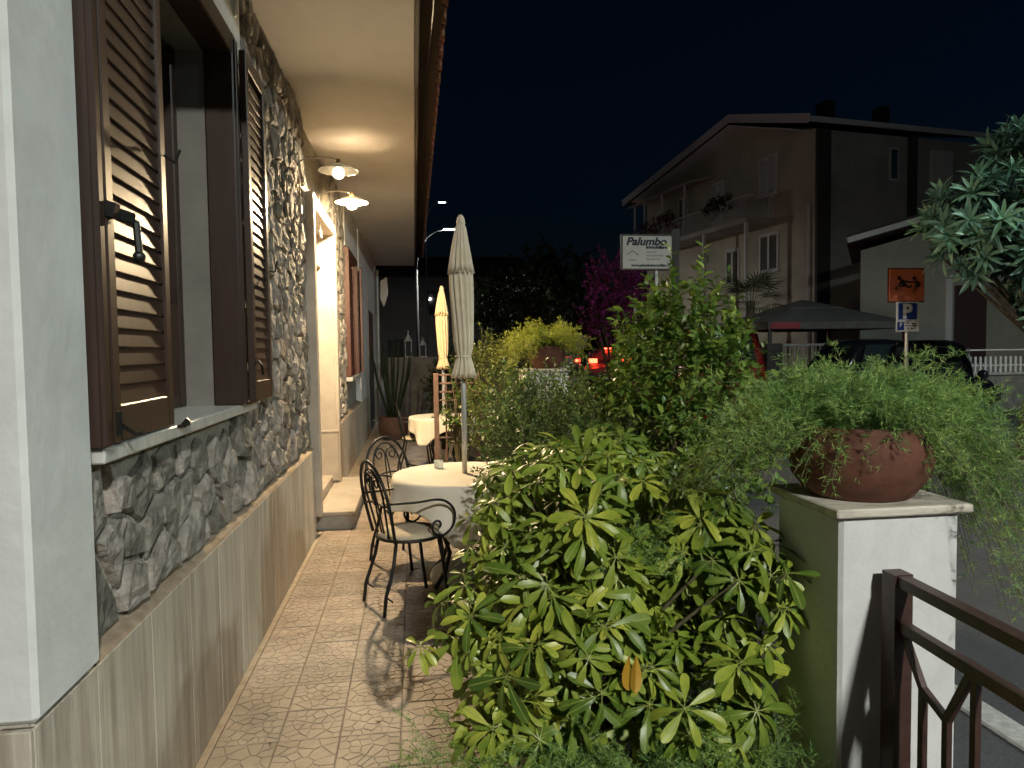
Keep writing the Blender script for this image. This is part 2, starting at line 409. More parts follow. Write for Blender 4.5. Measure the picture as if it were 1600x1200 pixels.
# window near the camera: frame, sill, reveal, inner sash, two shutter leaves
win = MB()
win.bbox(-.965,-.835,2.035,2.10,1.345,3.13,.006); win.bbox(-.965,-.830,3.60,3.67,1.345,3.13,.006); win.bbox(-.965,-.832,2.036,3.668,3.03,3.131,.006)
win.bbox(-.84,-.822,2.037,2.072,1.35,3.10,.005); win.bbox(-.835,-.818,3.615,3.655,1.35,3.10,.005)
window = win.build('window', M_wood, B)
MB().bbox(-1.28,-.842,2.06,3.96,1.300,1.345,.005).build('window_sill', M_sill, window)
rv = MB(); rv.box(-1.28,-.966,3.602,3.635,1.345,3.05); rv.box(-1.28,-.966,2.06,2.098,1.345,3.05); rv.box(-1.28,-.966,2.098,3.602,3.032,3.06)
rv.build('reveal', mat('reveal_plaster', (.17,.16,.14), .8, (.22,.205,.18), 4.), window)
sh = MB(); sh.bbox(-1.19,-1.09,3.535,3.60,1.347,3.03,.006); sh.bbox(-1.19,-1.09,2.10,2.165,1.347,3.03,.006); sh.bbox(-1.18,-1.10,2.165,3.535,1.347,1.41,.006); sh.bbox(-1.18,-1.10,2.165,3.535,2.965,3.03,.006); sh.bbox(-1.18,-1.09,2.80,2.89,1.41,2.965,.006)
sh.build('sash', M_wood, window)
MB().box(-1.145,-1.137,2.165,3.535,1.41,2.965).build('pane', M_glass, window)
def shutter(w, z0, z1, slat_each=True, m=M_wood):     # leaf in its own frame: hinge at y=0, runs to y=w, face +x
    o = thing('shutter', '', '', (0,0,0)); del o['label']; del o['category']
    t = .034; st = .052
    f = MB(); f.bbox(-t/2,t/2,0,st,z0,z1,.004); f.bbox(-t/2,t/2,w-st,w,z0,z1,.004); f.bbox(-t/2+.001,t/2-.001,st,w-st,z0,z0+.105,.004); f.bbox(-t/2+.001,t/2-.001,st,w-st,z1-.075,z1,.004)
    f.bbox(-t/2-.001,-t/2+.006,st*.5,w-st*.5,z0+.02,z1-.02,.001)
    fo = f.build('frame', m, o)
    n = int((z1-z0-.18)/.054); sl = None; mb = MB()
    for i in range(n):
        z = z0+.105+.03+i*.054
        Mx = Matrix.Translation((.002, w/2, z)) @ Matrix.Rotation(rad(-9),4,'Y')
        if slat_each:
            if sl is None:
                sl = MB().bbox(-.005,.005,-(w/2-st),w/2-st,-.0285,.0285,.004,M=Matrix.Rotation(rad(-9),4,'Y')).build('slat', m, o).data
                s_ = [c for c in COL.objects if c.data is sl][0]; s_.location = (.002, w/2, z)
            else: link('slat', sl, o, (.002, w/2, z))
        else: mb.bbox(-.005,.005,-(w/2-st),w/2-st,-.0285,.0285,.004,M=Mx)
    if not slat_each: mb.build('louvres', m, o)
    return o
def attach(o, x, y, ang):
    o.parent = B; o.location = Vector((x,y,0))-WL[B.name]; o.rotation_euler.z = ang
LL = shutter(.53, 1.352, 3.02); attach(LL, -.846, 2.102, rad(1.2))
hk = MB(); hk.bar((.017,.04,2.0),(.045,.12,1.995),.012,.03); hk.tube([(.03,.11,1.99),(.05,.125,1.985),(.055,.125,1.90),(.05,.125,1.89)], .011, 8); hk.sphere((.055,.125,1.885), .018); hk.bar((.02,.01,1.98),(.03,.01,2.02),.03,.03)
hk.build('latch', M_iron, LL)
hk = MB(); hk.bar((.02,.02,1.37),(.02,.02,1.44),.02,.012); hk.tube([(.03,.02,1.40),(.05,.05,1.372),(.06,.075,1.374)], .006, 6); hk.build('bolt', M_iron, LL)
hk = MB(); hk.tube([(.02,.50,2.28),(.05,.52,2.26),(.06,.55,2.31)], .005, 6); hk.build('hook', M_iron, LL)
LR = shutter(.46, 1.352, 3.08); attach(LR, -.805, 3.685, rad(.6))
hk = MB(); hk.bar((.02,-.01,1.56),(.02,.05,1.56),.008,.03); hk.tube([(.03,.0,1.56),(.05,.0,1.54),(.05,.03,1.49)], .007, 6); hk.build('hinge', M_iron, LR)
hk = MB(); hk.tube([(.02,.44,2.05),(.05,.45,2.05),(.06,.46,2.11)], .005, 6); hk.build('hook', M_iron, LR)
MB().bar((-.84,2.72,1.337),(-.82,2.72,1.36),.012,.02).bar((-.835,2.66,1.342),(-.825,2.73,1.342),.015,.01).build('sill_catch', M_iron, window)

# door with marble surround
ds = MB()
ds.bbox(-1.0,-.825,6.285,6.40,.166,2.97,.006); ds.bbox(-1.45,-.825,7.95,8.065,.166,2.97,.006); ds.bbox(-1.45,-.83,6.40,7.95,2.86,2.968,.006)
door = ds.build('door_surround', M_marble, B)
jp = MB(); jp.bbox(-1.44,-1.16,7.925,7.952,.75,2.55,.004); jp.bbox(-1.12,-.86,7.925,7.952,.75,2.55,.004); jp.bbox(-1.44,-.84,7.91,7.952,.19,.72,.006); jp.bbox(-1.44,-.835,7.905,7.953,.72,.75,.004)
jp.build('jamb_panel', M_marble, door)
MB().bbox(-1.45,-1.0,6.28,6.40,0.17,2.97,.004).build('near_reveal', M_marble, door)
MB().bbox(-1.10,-.98,6.40,7.95,2.50,2.58,.006).build('transom', M_marble, door)
MB().bbox(-1.07,-1.06,6.42,7.93,2.60,2.85,.002).build('fanlight', mat('frosted_glass', (.62,.60,.54), .35), door)
dl = MB(); dl.bbox(-1.43,-1.38,6.41,7.94,.20,2.48,.004); 
for a in (6.48,7.24):
    for zz in ((.35,1.05),(1.2,2.35)): dl.bbox(-1.385,-1.365,a,a+.62,zz[0],zz[1],.01)
dl.build('door_leaf', M_wood, door)
st = MB(); st.bbox(-.90,-.555,6.47,8.26,.128,.165,.006); sto = st.build('doorstep', M_marble, B)
MB().bbox(-.90,-.575,6.49,8.24,0,.128,.003).build('riser', mat('shaded_riser', (.22,.21,.19), .6, (.32,.30,.27), 10.), sto)  # the riser's shade is put into its darker colour
MB().bbox(-1.45,-.905,6.40,7.95,0,.25,.006).build('threshold', M_marble, B)

# second window further along
w2 = MB(); w2.bbox(-.965,-.84,9.76,9.86,1.26,3.0,.006); w2.bbox(-.965,-.84,11.15,11.25,1.26,3.0,.006); w2.bbox(-.965,-.842,9.86,11.15,2.9,3.0,.006)
w2o = w2.build('window', M_wood2, B)
MB().bbox(-.96,-.82,9.7,11.3,1.20,1.255,.005).build('window_sill', M_sill, w2o)
s2 = shutter(.64, 1.27, 2.89, False, M_wood2); attach(s2, -.86, 9.865, 0)
s3 = shutter(.64, 1.27, 2.89, False, M_wood2); attach(s3, -.80, 11.26, rad(6))
MB().bbox(-.965,-.875,11.95,17.4,.76,3.64,.006).build('plaster_panel', M_white, B)
MB().bbox(-.965,-.885,9.72,11.95,3.01,3.64,.006).build('plaster_panel', M_white, B)
MB().bbox(-.90,-.855,14.0,15.4,.05,2.4,.006).build('side_door', mat('dark_door', (.025,.028,.03), .4), B)
MB().tube([(-.83,17.0,.0),(-.83,17.0,3.5)], .045, 10).build('downpipe', M_pipe, B)
# ---------------------------------------------------------------- wall lamps
M_shade = mat('opal_shade', (.82,.80,.74), .4, trans=.5)
M_brass = mat('brass', (.35,.24,.10), .35, metal=.9)
M_bulb = mat('lit_bulb', (1,.9,.7), .3, emit=(1.0,.74,.43), estr=BULB)
M_bulb0 = mat('dim_bulb', (.9,.88,.8), .2, emit=(1.0,.82,.55), estr=1.6)
M_armp = mat('lamp_arm_paint', (.30,.28,.24), .6)
def wall_lamp(label, y, mb_):
    x, z = -.575, 3.05
    o = thing('wall_lamp', label, 'lamp', (x,y,z), 0, 'gooseneck wall lamps by the door')
    s = MB(); s.lathe([(.022,.062),(.05,.052),(.10,.034),(.157,.006),(.160,.0),(.155,.001),(.098,.028),(.05,.046),(.022,.056)], (x,y,z), 32); s.build('lamp_shade', M_shade, o, smooth=True)
    b = MB(); b.sphere((x,y,z-.014), .050, 16, 10); b.build('bulb', mb_, o, smooth=True)
    n = MB(); n.tube([(x,y,z+.03),(x,y,z+.095)], .018, 10); n.build('socket', M_brass, o)
    a = MB(); pts = [(-.885,y+.02,z-.30),(-.885,y+.02,z+.02)]
    for i in range(1,11):
        t = math.pi*i/10; pts.append((-.885+(x+.860)*(1-math.cos(t))/2, y+.02-.02*i/10, z+.06+.035*math.sin(t)+.03*i/10))
    a.tube(pts, .0055, 8); a.build('arm', M_armp, o, smooth=True)
    p = MB(); p.bbox(-.90,-.87,y-.01,y+.05,z-.34,z-.27,.006); p.build('wall_plate', M_armp, o)
    return o
wall_lamp('brightly lit gooseneck wall lamp with shallow disc shade above the door', 7.15, M_bulb)
wall_lamp('dim gooseneck wall lamp with pale disc shade, nearer the shutters', 5.92, M_bulb0)

# ---------------------------------------------------------------- tables, cloths, parasols, chairs
M_cloth = mat('table_linen', (.74,.68,.56), .85, (.82,.76,.64), 5., bump=.15, bscale=300)
M_pad = mat('seat_pad', (.50,.42,.30), .9, (.60,.52,.38), 20., bump=.2, bscale=200)
M_canvas = mat('parasol_canvas', (.62,.55,.42), .85, (.72,.65,.51), 9., bump=.2, bscale=250)
def table(label, cx, cy, r):
    o = thing('cafe_table', label, 'table', (cx,cy,0), 0, 'round tables on the terrace')
    MB().lathe([(0.001,.72),(r-.01,.72),(r-.01,.742),(0.001,.742)], (cx,cy,0), 40).build('table_top', M_iron, o)
    MB().tube([(cx,cy,.12),(cx,cy,.72)], .032, 10).build('pedestal', M_iron, o)
    for k in range(4):
        a = rad(45+90*k); c, s = math.cos(a), math.sin(a)
        pts = [(cx+c*q, cy+s*q, zz) for q, zz in ((.028,.50),(.16,.44),(.22,.34),(.17,.22),(.22,.10),(.32,.012))]
        MB().tube(pts, .016, 7).build('leg', M_iron, o, smooth=True)
    return o
def cloth(label, cx, cy, r, seed, rot, half=.68):
    rr = random.Random(seed); nth = 144; V = []; F = []
    rings_top = [0.02,.2,.35,r-.03,r-.005]; nd = 12
    ph = [rr.uniform(0,6.28) for _ in range(4)]
    for k in range(len(rings_top)+nd):
        for j in range(nth):
            th = 2*math.pi*j/nth; a = th-rot
            ext = half/max(abs(math.cos(a)), abs(math.sin(a))); ext = min(ext, half*1.30); drop = max(.16, ext-r)
            if k < len(rings_top): q = rings_top[k]; z = .7445+(.0 if k < 3 else -.001*(k-2))
            else:
                t = (k-len(rings_top)+1)/nd; z = .741-drop*t
                fold = (math.sin(9*th+ph[0])*.6+math.sin(14*th+ph[1])*.3+math.sin(5*th+ph[2])*.4)
                q = r+.006+.03*t*(drop/.4)+fold*.042*t**1.1*(.5+drop)
                z += .01*math.sin(7*th+ph[3])*t
            V.append((cx+q*math.cos(th), cy+q*math.sin(th), z))
    R_ = len(rings_top)+nd
    for k in range(R_-1):
        for j in range(nth): F.append((k*nth+j, k*nth+(j+1)%nth, (k+1)*nth+(j+1)%nth, (k+1)*nth+j))
    F.append(tuple(range(nth-1,-1,-1)))
    o = MB().add(V, F).build('tablecloth', M_cloth, smooth=True)
    md = o.modifiers.new('t','SOLIDIFY'); md.thickness = .002
    return tag(o, label, 'tablecloth', 'cream tablecloths')
T1 = (.335,4.92); T2 = (.36,9.30)
table('round iron table nearest the camera, beside the leafy bushes', *T1, .50)
table('round iron table further down the terrace, behind the trellis', *T2, .44)
cloth('large cream cloth over the nearer round table, corners hanging low', *T1, .505, 3, rad(38))
cloth('small looking cream cloth over the far round table by the trellis', *T2, .445, 9, rad(10), .60)

def parasol(label, cx, cy, sc, seed, mc):
    o = thing('parasol', label, 'parasol', (cx,cy,0), 0, 'folded parasols on the terrace')
    rr = random.Random(seed)
    MB().tube([(cx,cy,.06),(cx,cy,2.36*sc)], .019, 10).build('pole', mat('parasol_pole', (.5,.5,.48), .4, metal=.4), o, smooth=True)
    MB().lathe([(0.001,.0),(.25,.0),(.255,.03),(.24,.07),(.16,.12),(.05,.15),(.045,.30),(.03,.31),(.001,.31)], (cx,cy,0), 28).build('base', mat('parasol_base', (.55,.55,.52), .7, (.66,.66,.62), 8.), o, smooth=True, angle=.7)
    def folded(prof, n, amp, twist, name, parent):
        nth = 96; V = []; F = []; R_ = len(prof)
        for r_, z, am in prof:
            for j in range(nth):
                th = 2*math.pi*j/nth; w = math.sin(n*th+twist*z)*.5+.5
                q = r_*(1-am*(1-abs(w)**.7)+.05*am*math.sin(3*th+z*4)); V.append((cx+q*math.cos(th)+.006*math.sin(z*5), cy+q*math.sin(th), z*sc))
        for k in range(R_-1):
            for j in range(nth): F.append((k*nth+j, k*nth+(j+1)%nth, (k+1)*nth+(j+1)%nth, (k+1)*nth+j))
        return MB().add(V, F).build(name, mc, parent, smooth=True)
    low = [(.045,2.16,.3),(.082,2.13,.3),(.084,2.05,.3),(.082,1.95,.28),(.078,1.85,.28),(.074,1.75,.26),(.070,1.66,.25),(.064,1.60,.24),(.052,1.565,.2),(.052,1.55,.2),(.066,1.50,.35),(.082,1.45,.42),(.095,1.405,.45),(.086,1.41,.45)]
    c = folded(low, 12, .3, 4.5, 'canopy', o)
    up = [(.024,2.475,.1),(.040,2.43,.25),(.055,2.35,.3),(.070,2.27,.33),(.083,2.19,.36),(.096,2.125,.4),(.088,2.128,.4)]
    folded(up, 13, .3, 1.2, 'upper_canopy', o)
    MB().lathe([(.001,2.53*sc),(.012,2.525*sc),(.024,2.505*sc),(.031,2.47*sc),(.028,2.465*sc)], (cx,cy,0), 16).build('cap', mc, o, smooth=True)
    MB().lathe([(.054,1.565*sc),(.056,1.558*sc),(.054,1.55*sc)], (cx,cy,0), 24).build('tie', mc, o)
    return o
parasol('tall folded cream parasol rising from the nearer table', .335, 4.92, 1.0, 1, M_canvas)
parasol('smaller folded parasol tinted by lamplight at the far table', .37, 9.30, .965, 2, mat('parasol_canvas_lamplit', (.66,.50,.30), .85, (.76,.60,.38), 9., bump=.2, bscale=250))  # same canvas, with the wall lamp's orange light put into its colour
CAR_ = MB(); CAR_.bbox(.20,.27,9.05,9.12,.747,.757,.003)
tag(CAR_.build('menu_card', M_iron), 'small dark menu holder lying on the far round table', 'menu')
ga = MB(); ga.lathe([(.001,.748),(.03,.748),(.034,.80),(.032,.80),(.028,.752),(.001,.752)], (.16,5.16,0), 18); tag(ga.build('glass_ashtray', mat('clear_glass', (.75,.78,.75), .05, trans=.6)), 'small clear glass bowl standing on the nearer round table', 'glass')

def spiral(c, r0, turns, plane_x, sgn, start):
    pts = []
    for i in range(22):
        t = i/21; r = r0*(1-.80*t); a = start+sgn*t*turns*2*math.pi
        pts.append((plane_x(c[1]+r*math.sin(a)), c[0]+r*math.cos(a), c[1]+r*math.sin(a)))
    return pts
def chair(label):
    o = thing('iron_chair', label, 'chair', (0,0,0), 0, 'wrought iron chairs round the tables')
    R = .009
    bx = lambda z: -.175-(z-.44)*.20      # the back leans
    arch = []
    for i in range(9): z = .44+.24*i/8; arch.append((bx(z), -.185-.03*math.sin(i/8*1.5), z))
    for i in range(1,16):
        a = math.pi-math.pi*i/16; z = .68+.245*math.sin(a); arch.append((bx(z), .215*math.cos(a), z))
    for i in range(9): z = .68-.24*i/8; arch.append((bx(z), .185+.03*math.sin((1-i/8)*1.5), z))
    MB().tube(arch, .0105, 8).build('back_frame', M_iron, o, smooth=True)
    inner = []
    for i in range(7): z = .44+.26*i/6; inner.append((bx(z), -.085-.055*i/6, z))
    for i in range(1,14):
        a = math.pi-math.pi*i/14; z = .70+.185*math.sin(a); inner.append((bx(z), .14*math.cos(a), z))
    for i in range(7): z = .70-.26*i/6; inner.append((bx(z), .14-.055*i/6, z))
    MB().tube(inner, .007, 7).build('inner_hoop', M_iron, o, smooth=True)
    for s in (-1,1):
        pts = [(bx(.44), s*.02, .44),(bx(.60), s*.022, .60),(bx(.74), s*.012, .74),(bx(.80), s*.006,.80)]
        sp = spiral((s*.062,.80), .055, 1.35, bx, -s, math.pi if s > 0 else 0)
        MB().tube(pts+sp, .006, 7).build('scroll', M_iron, o, smooth=True)
    MB().tube([(bx(.63)-.0, y, .63+.03*(1-(y/.2)**2)) for y in np.linspace(-.205,.205,9)], .007, 7).build('back_bar', M_iron, o, smooth=True)
    for s in (-1,1):
        z0 = .69
        pts = [(bx(z0), s*.213, z0),(-.05,s*.235,.685),(.06,s*.245,.69),(.13,s*.245,.675),(.185,s*.24,.63),(.205,s*.235,.57),(.19,s*.225,.50),(.13,s*.215,.455),(.08,s*.215,.47),(.055,s*.215,.51),(.075,s*.215,.545),(.105,s*.215,.545),(.115,s*.215,.52),(.10,s*.215,.505)]
        # smooth the arm through its points
        P = np.array(pts); Q = []
        for i in range(len(P)-1):
            p0, p1, p2, p3 = P[max(i-1,0)], P[i], P[i+1], P[min(i+2,len(P)-1)]
            for t in (0,.33,.66): Q.append(.5*((2*p1)+(-p0+p2)*t+(2*p0-5*p1+4*p2-p3)*t*t+(-p0+3*p1-3*p2+p3)*t**3))
        MB().tube([tuple(q) for q in Q], .008, 7).build('arm', M_iron, o, smooth=True)
    ring = [(.205*math.cos(2*math.pi*i/28), .205*math.sin(2*math.pi*i/28), .438) for i in range(28)]
    MB().tube(ring, .011, 7, closed=True).build('seat_frame', M_iron, o, smooth=True)
    MB().lathe([(.001,.425),(.17,.428),(.198,.440),(.200,.455),(.185,.468),(.10,.474),(.001,.475)], (0,0,0), 32).build('seat_pad', M_pad, o, smooth=True)
    for sx in (-1,1):
        for sy in (-1,1):
            if sx < 0: pts = [(-.15,sy*.14,.435),(-.175,sy*.155,.30),(-.20,sy*.165,.22),(-.235,sy*.17,.12),(-.25,sy*.175,.0)]
            else: pts = [(.13,sy*.15,.435),(.15,sy*.165,.28),(.165,sy*.17,.16),(.19,sy*.175,.0)]
            MB().tube(pts, .0115, 7).build('leg', M_iron, o, smooth=True)
    for sy in (-1,1):
        MB().tube([(-.19,sy*.162,.24),(-.225,sy*.16,.17),(-.225,sy*.162,.11),(-.19,sy*.165,.08)], .006, 6).build('leg_brace', M_iron, o)
    return o
c1 = chair('wrought iron armchair nearest the camera, its back to the doorstep')
c1.location = (-.05,4.52,0); c1.rotation_euler.z = rad(24)
copy_tree(c1, None, (-.06,5.42,0), math.atan2(-.70,.72), 'wrought iron armchair behind the nearest chair, across the same table')
copy_tree(c1, None, (.02,9.42,0), math.atan2(.1,1), 'wrought iron armchair on the doorway side of the far table')
copy_tree(c1, None, (.62,9.02,0), math.atan2(.8,-.6), 'wrought iron armchair half hidden behind the trellis at the far table')

# ---------------------------------------------------------------- trellis divider
M_rust = mat('rust_paint', (.15,.085,.062), .7, (.22,.135,.10), 30.)
t = thing('trellis', 'rust coloured slatted trellis standing between the two tables', 'trellis', (.36,8,0))
for x, w in ((.236,.055),(.345,.02),(.46,.02),(.58,.02),(.70,.05)): MB().bbox(x-w/2,x+w/2,8-w/2,8+w/2,0,1.345 if w > .03 else 1.338,.003).build('post' if w > .03 else 'upright', M_rust, t)
for z in (1.325,1.23,1.135,1.04,.62,.25): MB().bbox(.24,.72,7.986,7.995,z-.010,z+.010,.002).build('rail', M_rust, t)

# ---------------------------------------------------------------- gate pillars and railing
def pillar(label, x0, x1, y0, y1, h):
    o = thing('gate_pillar', label, 'pillar', ((x0+x1)/2,(y0+y1)/2,-.03))
    MB().bbox(x0,x1,y0,y1,-.03,h-.03,.012).build('shaft', mat('pillar_stucco', (.70,.71,.70), .85, (.76,.77,.76), 4., stain=.12, sscale=5., bump=.25, bscale=60, bdist=.006), o)
    c = MB(); c.bbox(x0-.028,x1+.028,y0-.028,y1+.028,h-.029,h,.005); c.build('cap_slab', M_travtop, o)
    return o
pillar('white plastered gate pillar with stone cap at the right foreground', 1.352, 1.778, 2.10, 2.50, 1.075)
pillar('white gate pillar further along, showing above the small leaved hedge', 1.09, 1.53, 7.0, 7.42, 1.40)
M_rail = mat('brown_railing', (.042,.020,.016), .45, (.07,.034,.027), 25., bump=.1, bscale=80)
r_ = thing('railing', 'dark brown metal railing beside the foreground pillar', 'railing', (1.44,1.93,-.03))
P0 = Vector((1.503,2.03,0)); D = Vector((-.055,-.95,0)).normalized()
def rp(s, z): p = P0+D*s; return (p.x, p.y, z)
MB().bar(rp(0,-.03), rp(0,.880), .062, .062).build('post', M_rail, r_)
MB().bar(rp(.031,.860), rp(1.55,.860), .042, .034).build('top_rail', M_rail, r_)
MB().bar(rp(.031,.716), rp(1.55,.716), .030, .034).build('mid_rail', M_rail, r_)
MB().bar(rp(.031,.06), rp(1.55,.06), .030, .034).build('bottom_rail', M_rail, r_)
for k in range(3):
    s = .031+k*.50
    MB().bar(rp(s,.706), rp(s+.10,.565), .018, .022).build('brace', M_rail, r_)
    MB().bar(rp(s+.10,.565), rp(s+.205,.525), .018, .022).build('brace', M_rail, r_)
    MB().bar(rp(s+.205,.525), rp(s+.30,.706), .018, .022).build('brace', M_rail, r_)
    MB().bar(rp(s+.10,.07), rp(s+.10,.57), .018, .020).build('baluster', M_rail, r_)
    MB().bar(rp(s+.205,.07), rp(s+.205,.53), .018, .020).build('baluster', M_rail, r_)
    MB().bar(rp(s+.315,.07), rp(s+.315,.706), .018, .020).build('baluster', M_rail, r_)

# ---------------------------------------------------------------- flower pots
def bowl(label, c, r, h, name='flower_pot', m=M_terra):
    mb = MB(); mb.lathe([(.001,0),(r*.68,0),(r*.74,h*.04),(r*.93,h*.28),(r,h*.52),(r*.99,h*.70),(r*.95,h*.88),(r*.925,h*.96),(r*.90,h),(r*.86,h*.98),(r*.85,h*.85),(.001,h*.84)], c, 44, 0)
    o = mb.build(name, m, smooth=True, angle=.9); return tag(o, label, 'pot')
bowl('wide terracotta bowl full of fern on the foreground pillar', (1.548,2.305,1.0755), .238, .250)
bowl('terracotta bowl with lamp tinted fern on the further pillar', (1.36,7.21,1.4005), .19, .23)
bowl('shade darkened terracotta pot with tall cactus at the end of the terrace', (-.40,13.0,0), .27, .42, m=mat('dimmed_terracotta', (.055,.026,.018), .9, (.085,.042,.03), 10.))  # terracotta colour lowered to stand for the dim end of the terrace
bowl('terracotta pot on the floor beside the far end wall', (.55,12.6,0), .22, .34, m=MATS['dimmed_terracotta'])

# ---------------------------------------------------------------- end of the terrace
ew = MB(); ew.bbox(-.6,2.2,16.6,16.85,0,1.45,.01); tag(ew.build('garden_wall', mat('dark_render', (.10,.09,.08), .9, (.15,.14,.12), 3.)), 'low dark wall closing off the far end of the terrace', 'wall')
def lantern(label, x, h):
    o = thing('lantern', label, 'lantern', (x,16.72,1.45), 0, 'white lanterns on the end wall')
    mm = mat('white_iron', (.30,.31,.32), .5)
    for a in (-1,1):
        for b in (-1,1): MB().tube([(x+a*.07,16.72+b*.07,1.45),(x+a*.07,16.72+b*.07,1.45+h*.6)], .010, 5).build('upright', mm, o)
    MB().lathe([(.105,h*.6),(.085,h*.66),(.03,h*.82),(.012,h*.86),(.010,h),(.001,h+.01)], (x,16.72,1.45), 10).build('roof', mm, o)
    MB().lathe([(.001,.0),(.11,.0),(.11,.02),(.001,.02)], (x,16.72,1.4505), 10).build('base', mm, o)
lantern('larger white wire lantern on the end wall of the terrace', -.13, .62)
lantern('slim white wire lantern right of the larger one on the end wall', .20, .46)
fl = MB(); fl.add([(-.62,14.0,2.95),(-.50,14.02,3.03),(-.47,14.0,2.72),(-.56,13.98,2.45),(-.63,14.0,2.62)], [(0,1,2,3,4)])
f_ = fl.build('hanging_cloth', mat('grey_cloth', (.30,.30,.30), .9)); md = f_.modifiers.new('t','SOLIDIFY'); md.thickness = .006
tag(f_, 'pale pointed cloth hanging under the soffit at the far end', 'cloth')
# ================================================================ plants
M_schef = mat('schefflera_leaf', (.145,.235,.024), .38, (.28,.355,.05), 9., objvar=.55, spec=.5, trans=.12)
M_rib = mat('leaf_rib', (.26,.30,.07), .45)
M_yel = mat('yellow_leaf', (.42,.24,.02), .5)
M_stem = mat('plant_stem', (.10,.085,.045), .8, (.16,.14,.08), 30.)
M_fern = mat('fern_green', (.16,.32,.085), .5, (.27,.42,.11), 7., island=.6, trans=.25)
M_fern2 = mat('fern_lamplit', (.26,.31,.035), .5, island=.40, trans=.25)  # wall lamp's yellow light painted into the frond colour
M_privet = mat('glossy_leaf', (.15,.25,.042), .38, island=.45, spec=.4, trans=.18)
M_hedge = mat('small_leaf', (.125,.20,.05), .5, island=.5, spec=.25, trans=.2)
M_loquat = mat('grey_green_leaf', (.10,.215,.145), .38, (.19,.34,.25), 3., objvar=.5, island=.0, trans=.1)
M_bract = mat('magenta_bract', (.26,.03,.19), .7, island=.5)
M_dark = mat('dark_foliage', (.028,.045,.016), .8, island=.5, spec=.15)
M_bark = mat('bark', (.09,.075,.055), .9, (.15,.125,.095), 20., bump=.6, bscale=60)

def leaflet(rows, m, fold, droop):
    V = []; Q = []; mi = []
    for y, w in rows:
        z = -droop*y*y
        for x in (-w, -min(m,w*.5), min(m,w*.5), w): V.append((x, y, z+fold*abs(x)))
    for k in range(len(rows)-1):
        for c in range(3): Q.append((k*4+c, k*4+c+1, (k+1)*4+c+1, (k+1)*4+c)); mi.append(1 if c == 1 else 0)
    return np.array(V), Q, mi
ROWS = [(0,.012),(.13,.045),(.33,.105),(.56,.152),(.76,.160),(.91,.128),(1.0,.04)]
def palmate(seed):
    r = random.Random(seed); n = r.choice((6,7,8,8,9)); V = []; F = []; MI = []
    for k in range(n):
        lv, lf, lm = leaflet(ROWS, .011, .22+r.uniform(-.1,.15), r.uniform(.05,.75))
        s = r.uniform(.62,1.12)*(1 if k else .8); az = 2*math.pi*k/n+r.uniform(-.14,.14); el = r.uniform(-.45,.22); ro = r.uniform(-.3,.3)
        Mx = Matrix.Rotation(az,4,'Z') @ Matrix.Rotation(el,4,'X') @ Matrix.Translation((0,.16,0)) @ Matrix.Rotation(ro,4,'Y') @ Matrix.Scale(s,4)
        b = len(V); V += [tuple(Mx @ Vector(p)) for p in lv]; F += [tuple(i+b for i in f) for f in lf]; MI += lm
        M2 = Matrix.Rotation(az,4,'Z') @ Matrix.Rotation(el,4,'X'); b = len(V)
        V += [tuple(M2 @ Vector(p)) for p in ((-.011,0,0),(.011,0,0),(.010,.19,0),(-.010,.19,0))]; F.append((b,b+1,b+2,b+3)); MI.append(1)
    b = len(V)   # petiole
    for z in (0,-1.1):
        for a in range(4): V.append((.016*math.cos(a*1.571)+(.12*z*z), .016*math.sin(a*1.571), z))
    for a in range(4): F.append((b+a, b+(a+1)%4, b+4+(a+1)%4, b+4+a)); MI.append(1)
    me = bpy.data.meshes.new('leaf'); me.from_pydata(V, [], F); me.materials.append(M_schef); me.materials.append(M_rib)
    me.polygons.foreach_set('material_index', MI); me.polygons.foreach_set('use_smooth', [True]*len(F)); me.update()
    return me
PAL = [palmate(s) for s in range(16)]
def in_blob(p, b, k): return ((p[0]-b[0])/b[3])**2+((p[1]-b[1])/b[4])**2+((p[2]-b[2])/b[5])**2 < k*k
def blob_points(blobs, n, r, view=True, depth=(.86,1.06), cut=.8):
    w = [b[3]*b[4]+b[3]*b[5]+b[4]*b[5] for b in blobs]; out = []; tries = 0
    while len(out) < n and tries < n*60:
        tries += 1
        i = r.choices(range(len(blobs)), w)[0]; b = blobs[i]
        d = Vector((r.gauss(0,1), r.gauss(0,1), r.gauss(0,1))).normalized()
        if view and d.y > .45 and d.z < .5: continue
        if d.z < -.75: continue
        k = r.uniform(*depth); p = Vector((b[0]+d.x*b[3]*k, b[1]+d.y*b[4]*k, b[2]+d.z*b[5]*k))
        if any(j != i and in_blob(p, c, cut) for j, c in enumerate(blobs)): continue
        if p.z < .02: continue
        out.append((p, d))
    return out
# ---- the big schefflera in the foreground
SB = [(.68,2.80,.80,.46,.45,.40),(.37,2.74,.56,.28,.32,.30),(.74,3.10,.92,.52,.40,.30),(.98,2.42,.36,.27,.28,.27),(1.14,2.75,.72,.22,.30,.34),(.66,2.45,.52,.40,.26,.24),(1.16,3.12,.84,.32,.34,.30),(1.17,2.50,.66,.17,.24,.32),(.42,2.52,.27,.24,.22,.22)]
r = random.Random(12)
sch = thing('schefflera_bush', 'big umbrella leaved bush in the foreground with yellow green leaflets', 'bush', (.7,2.8,0.015))
near = [q for q in blob_points(SB, 315, r) if (q[0]-Vector((.93,2.42,.66))).length > .15][:296]
spec_ = [(Vector((.00,2.55,.53)), Vector((-.6,-.6,.5))), (Vector((1.25,2.25,.82)), Vector((.4,-.7,.4))), (Vector((1.28,2.30,.68)), Vector((.5,-.7,.2)))]
last = None
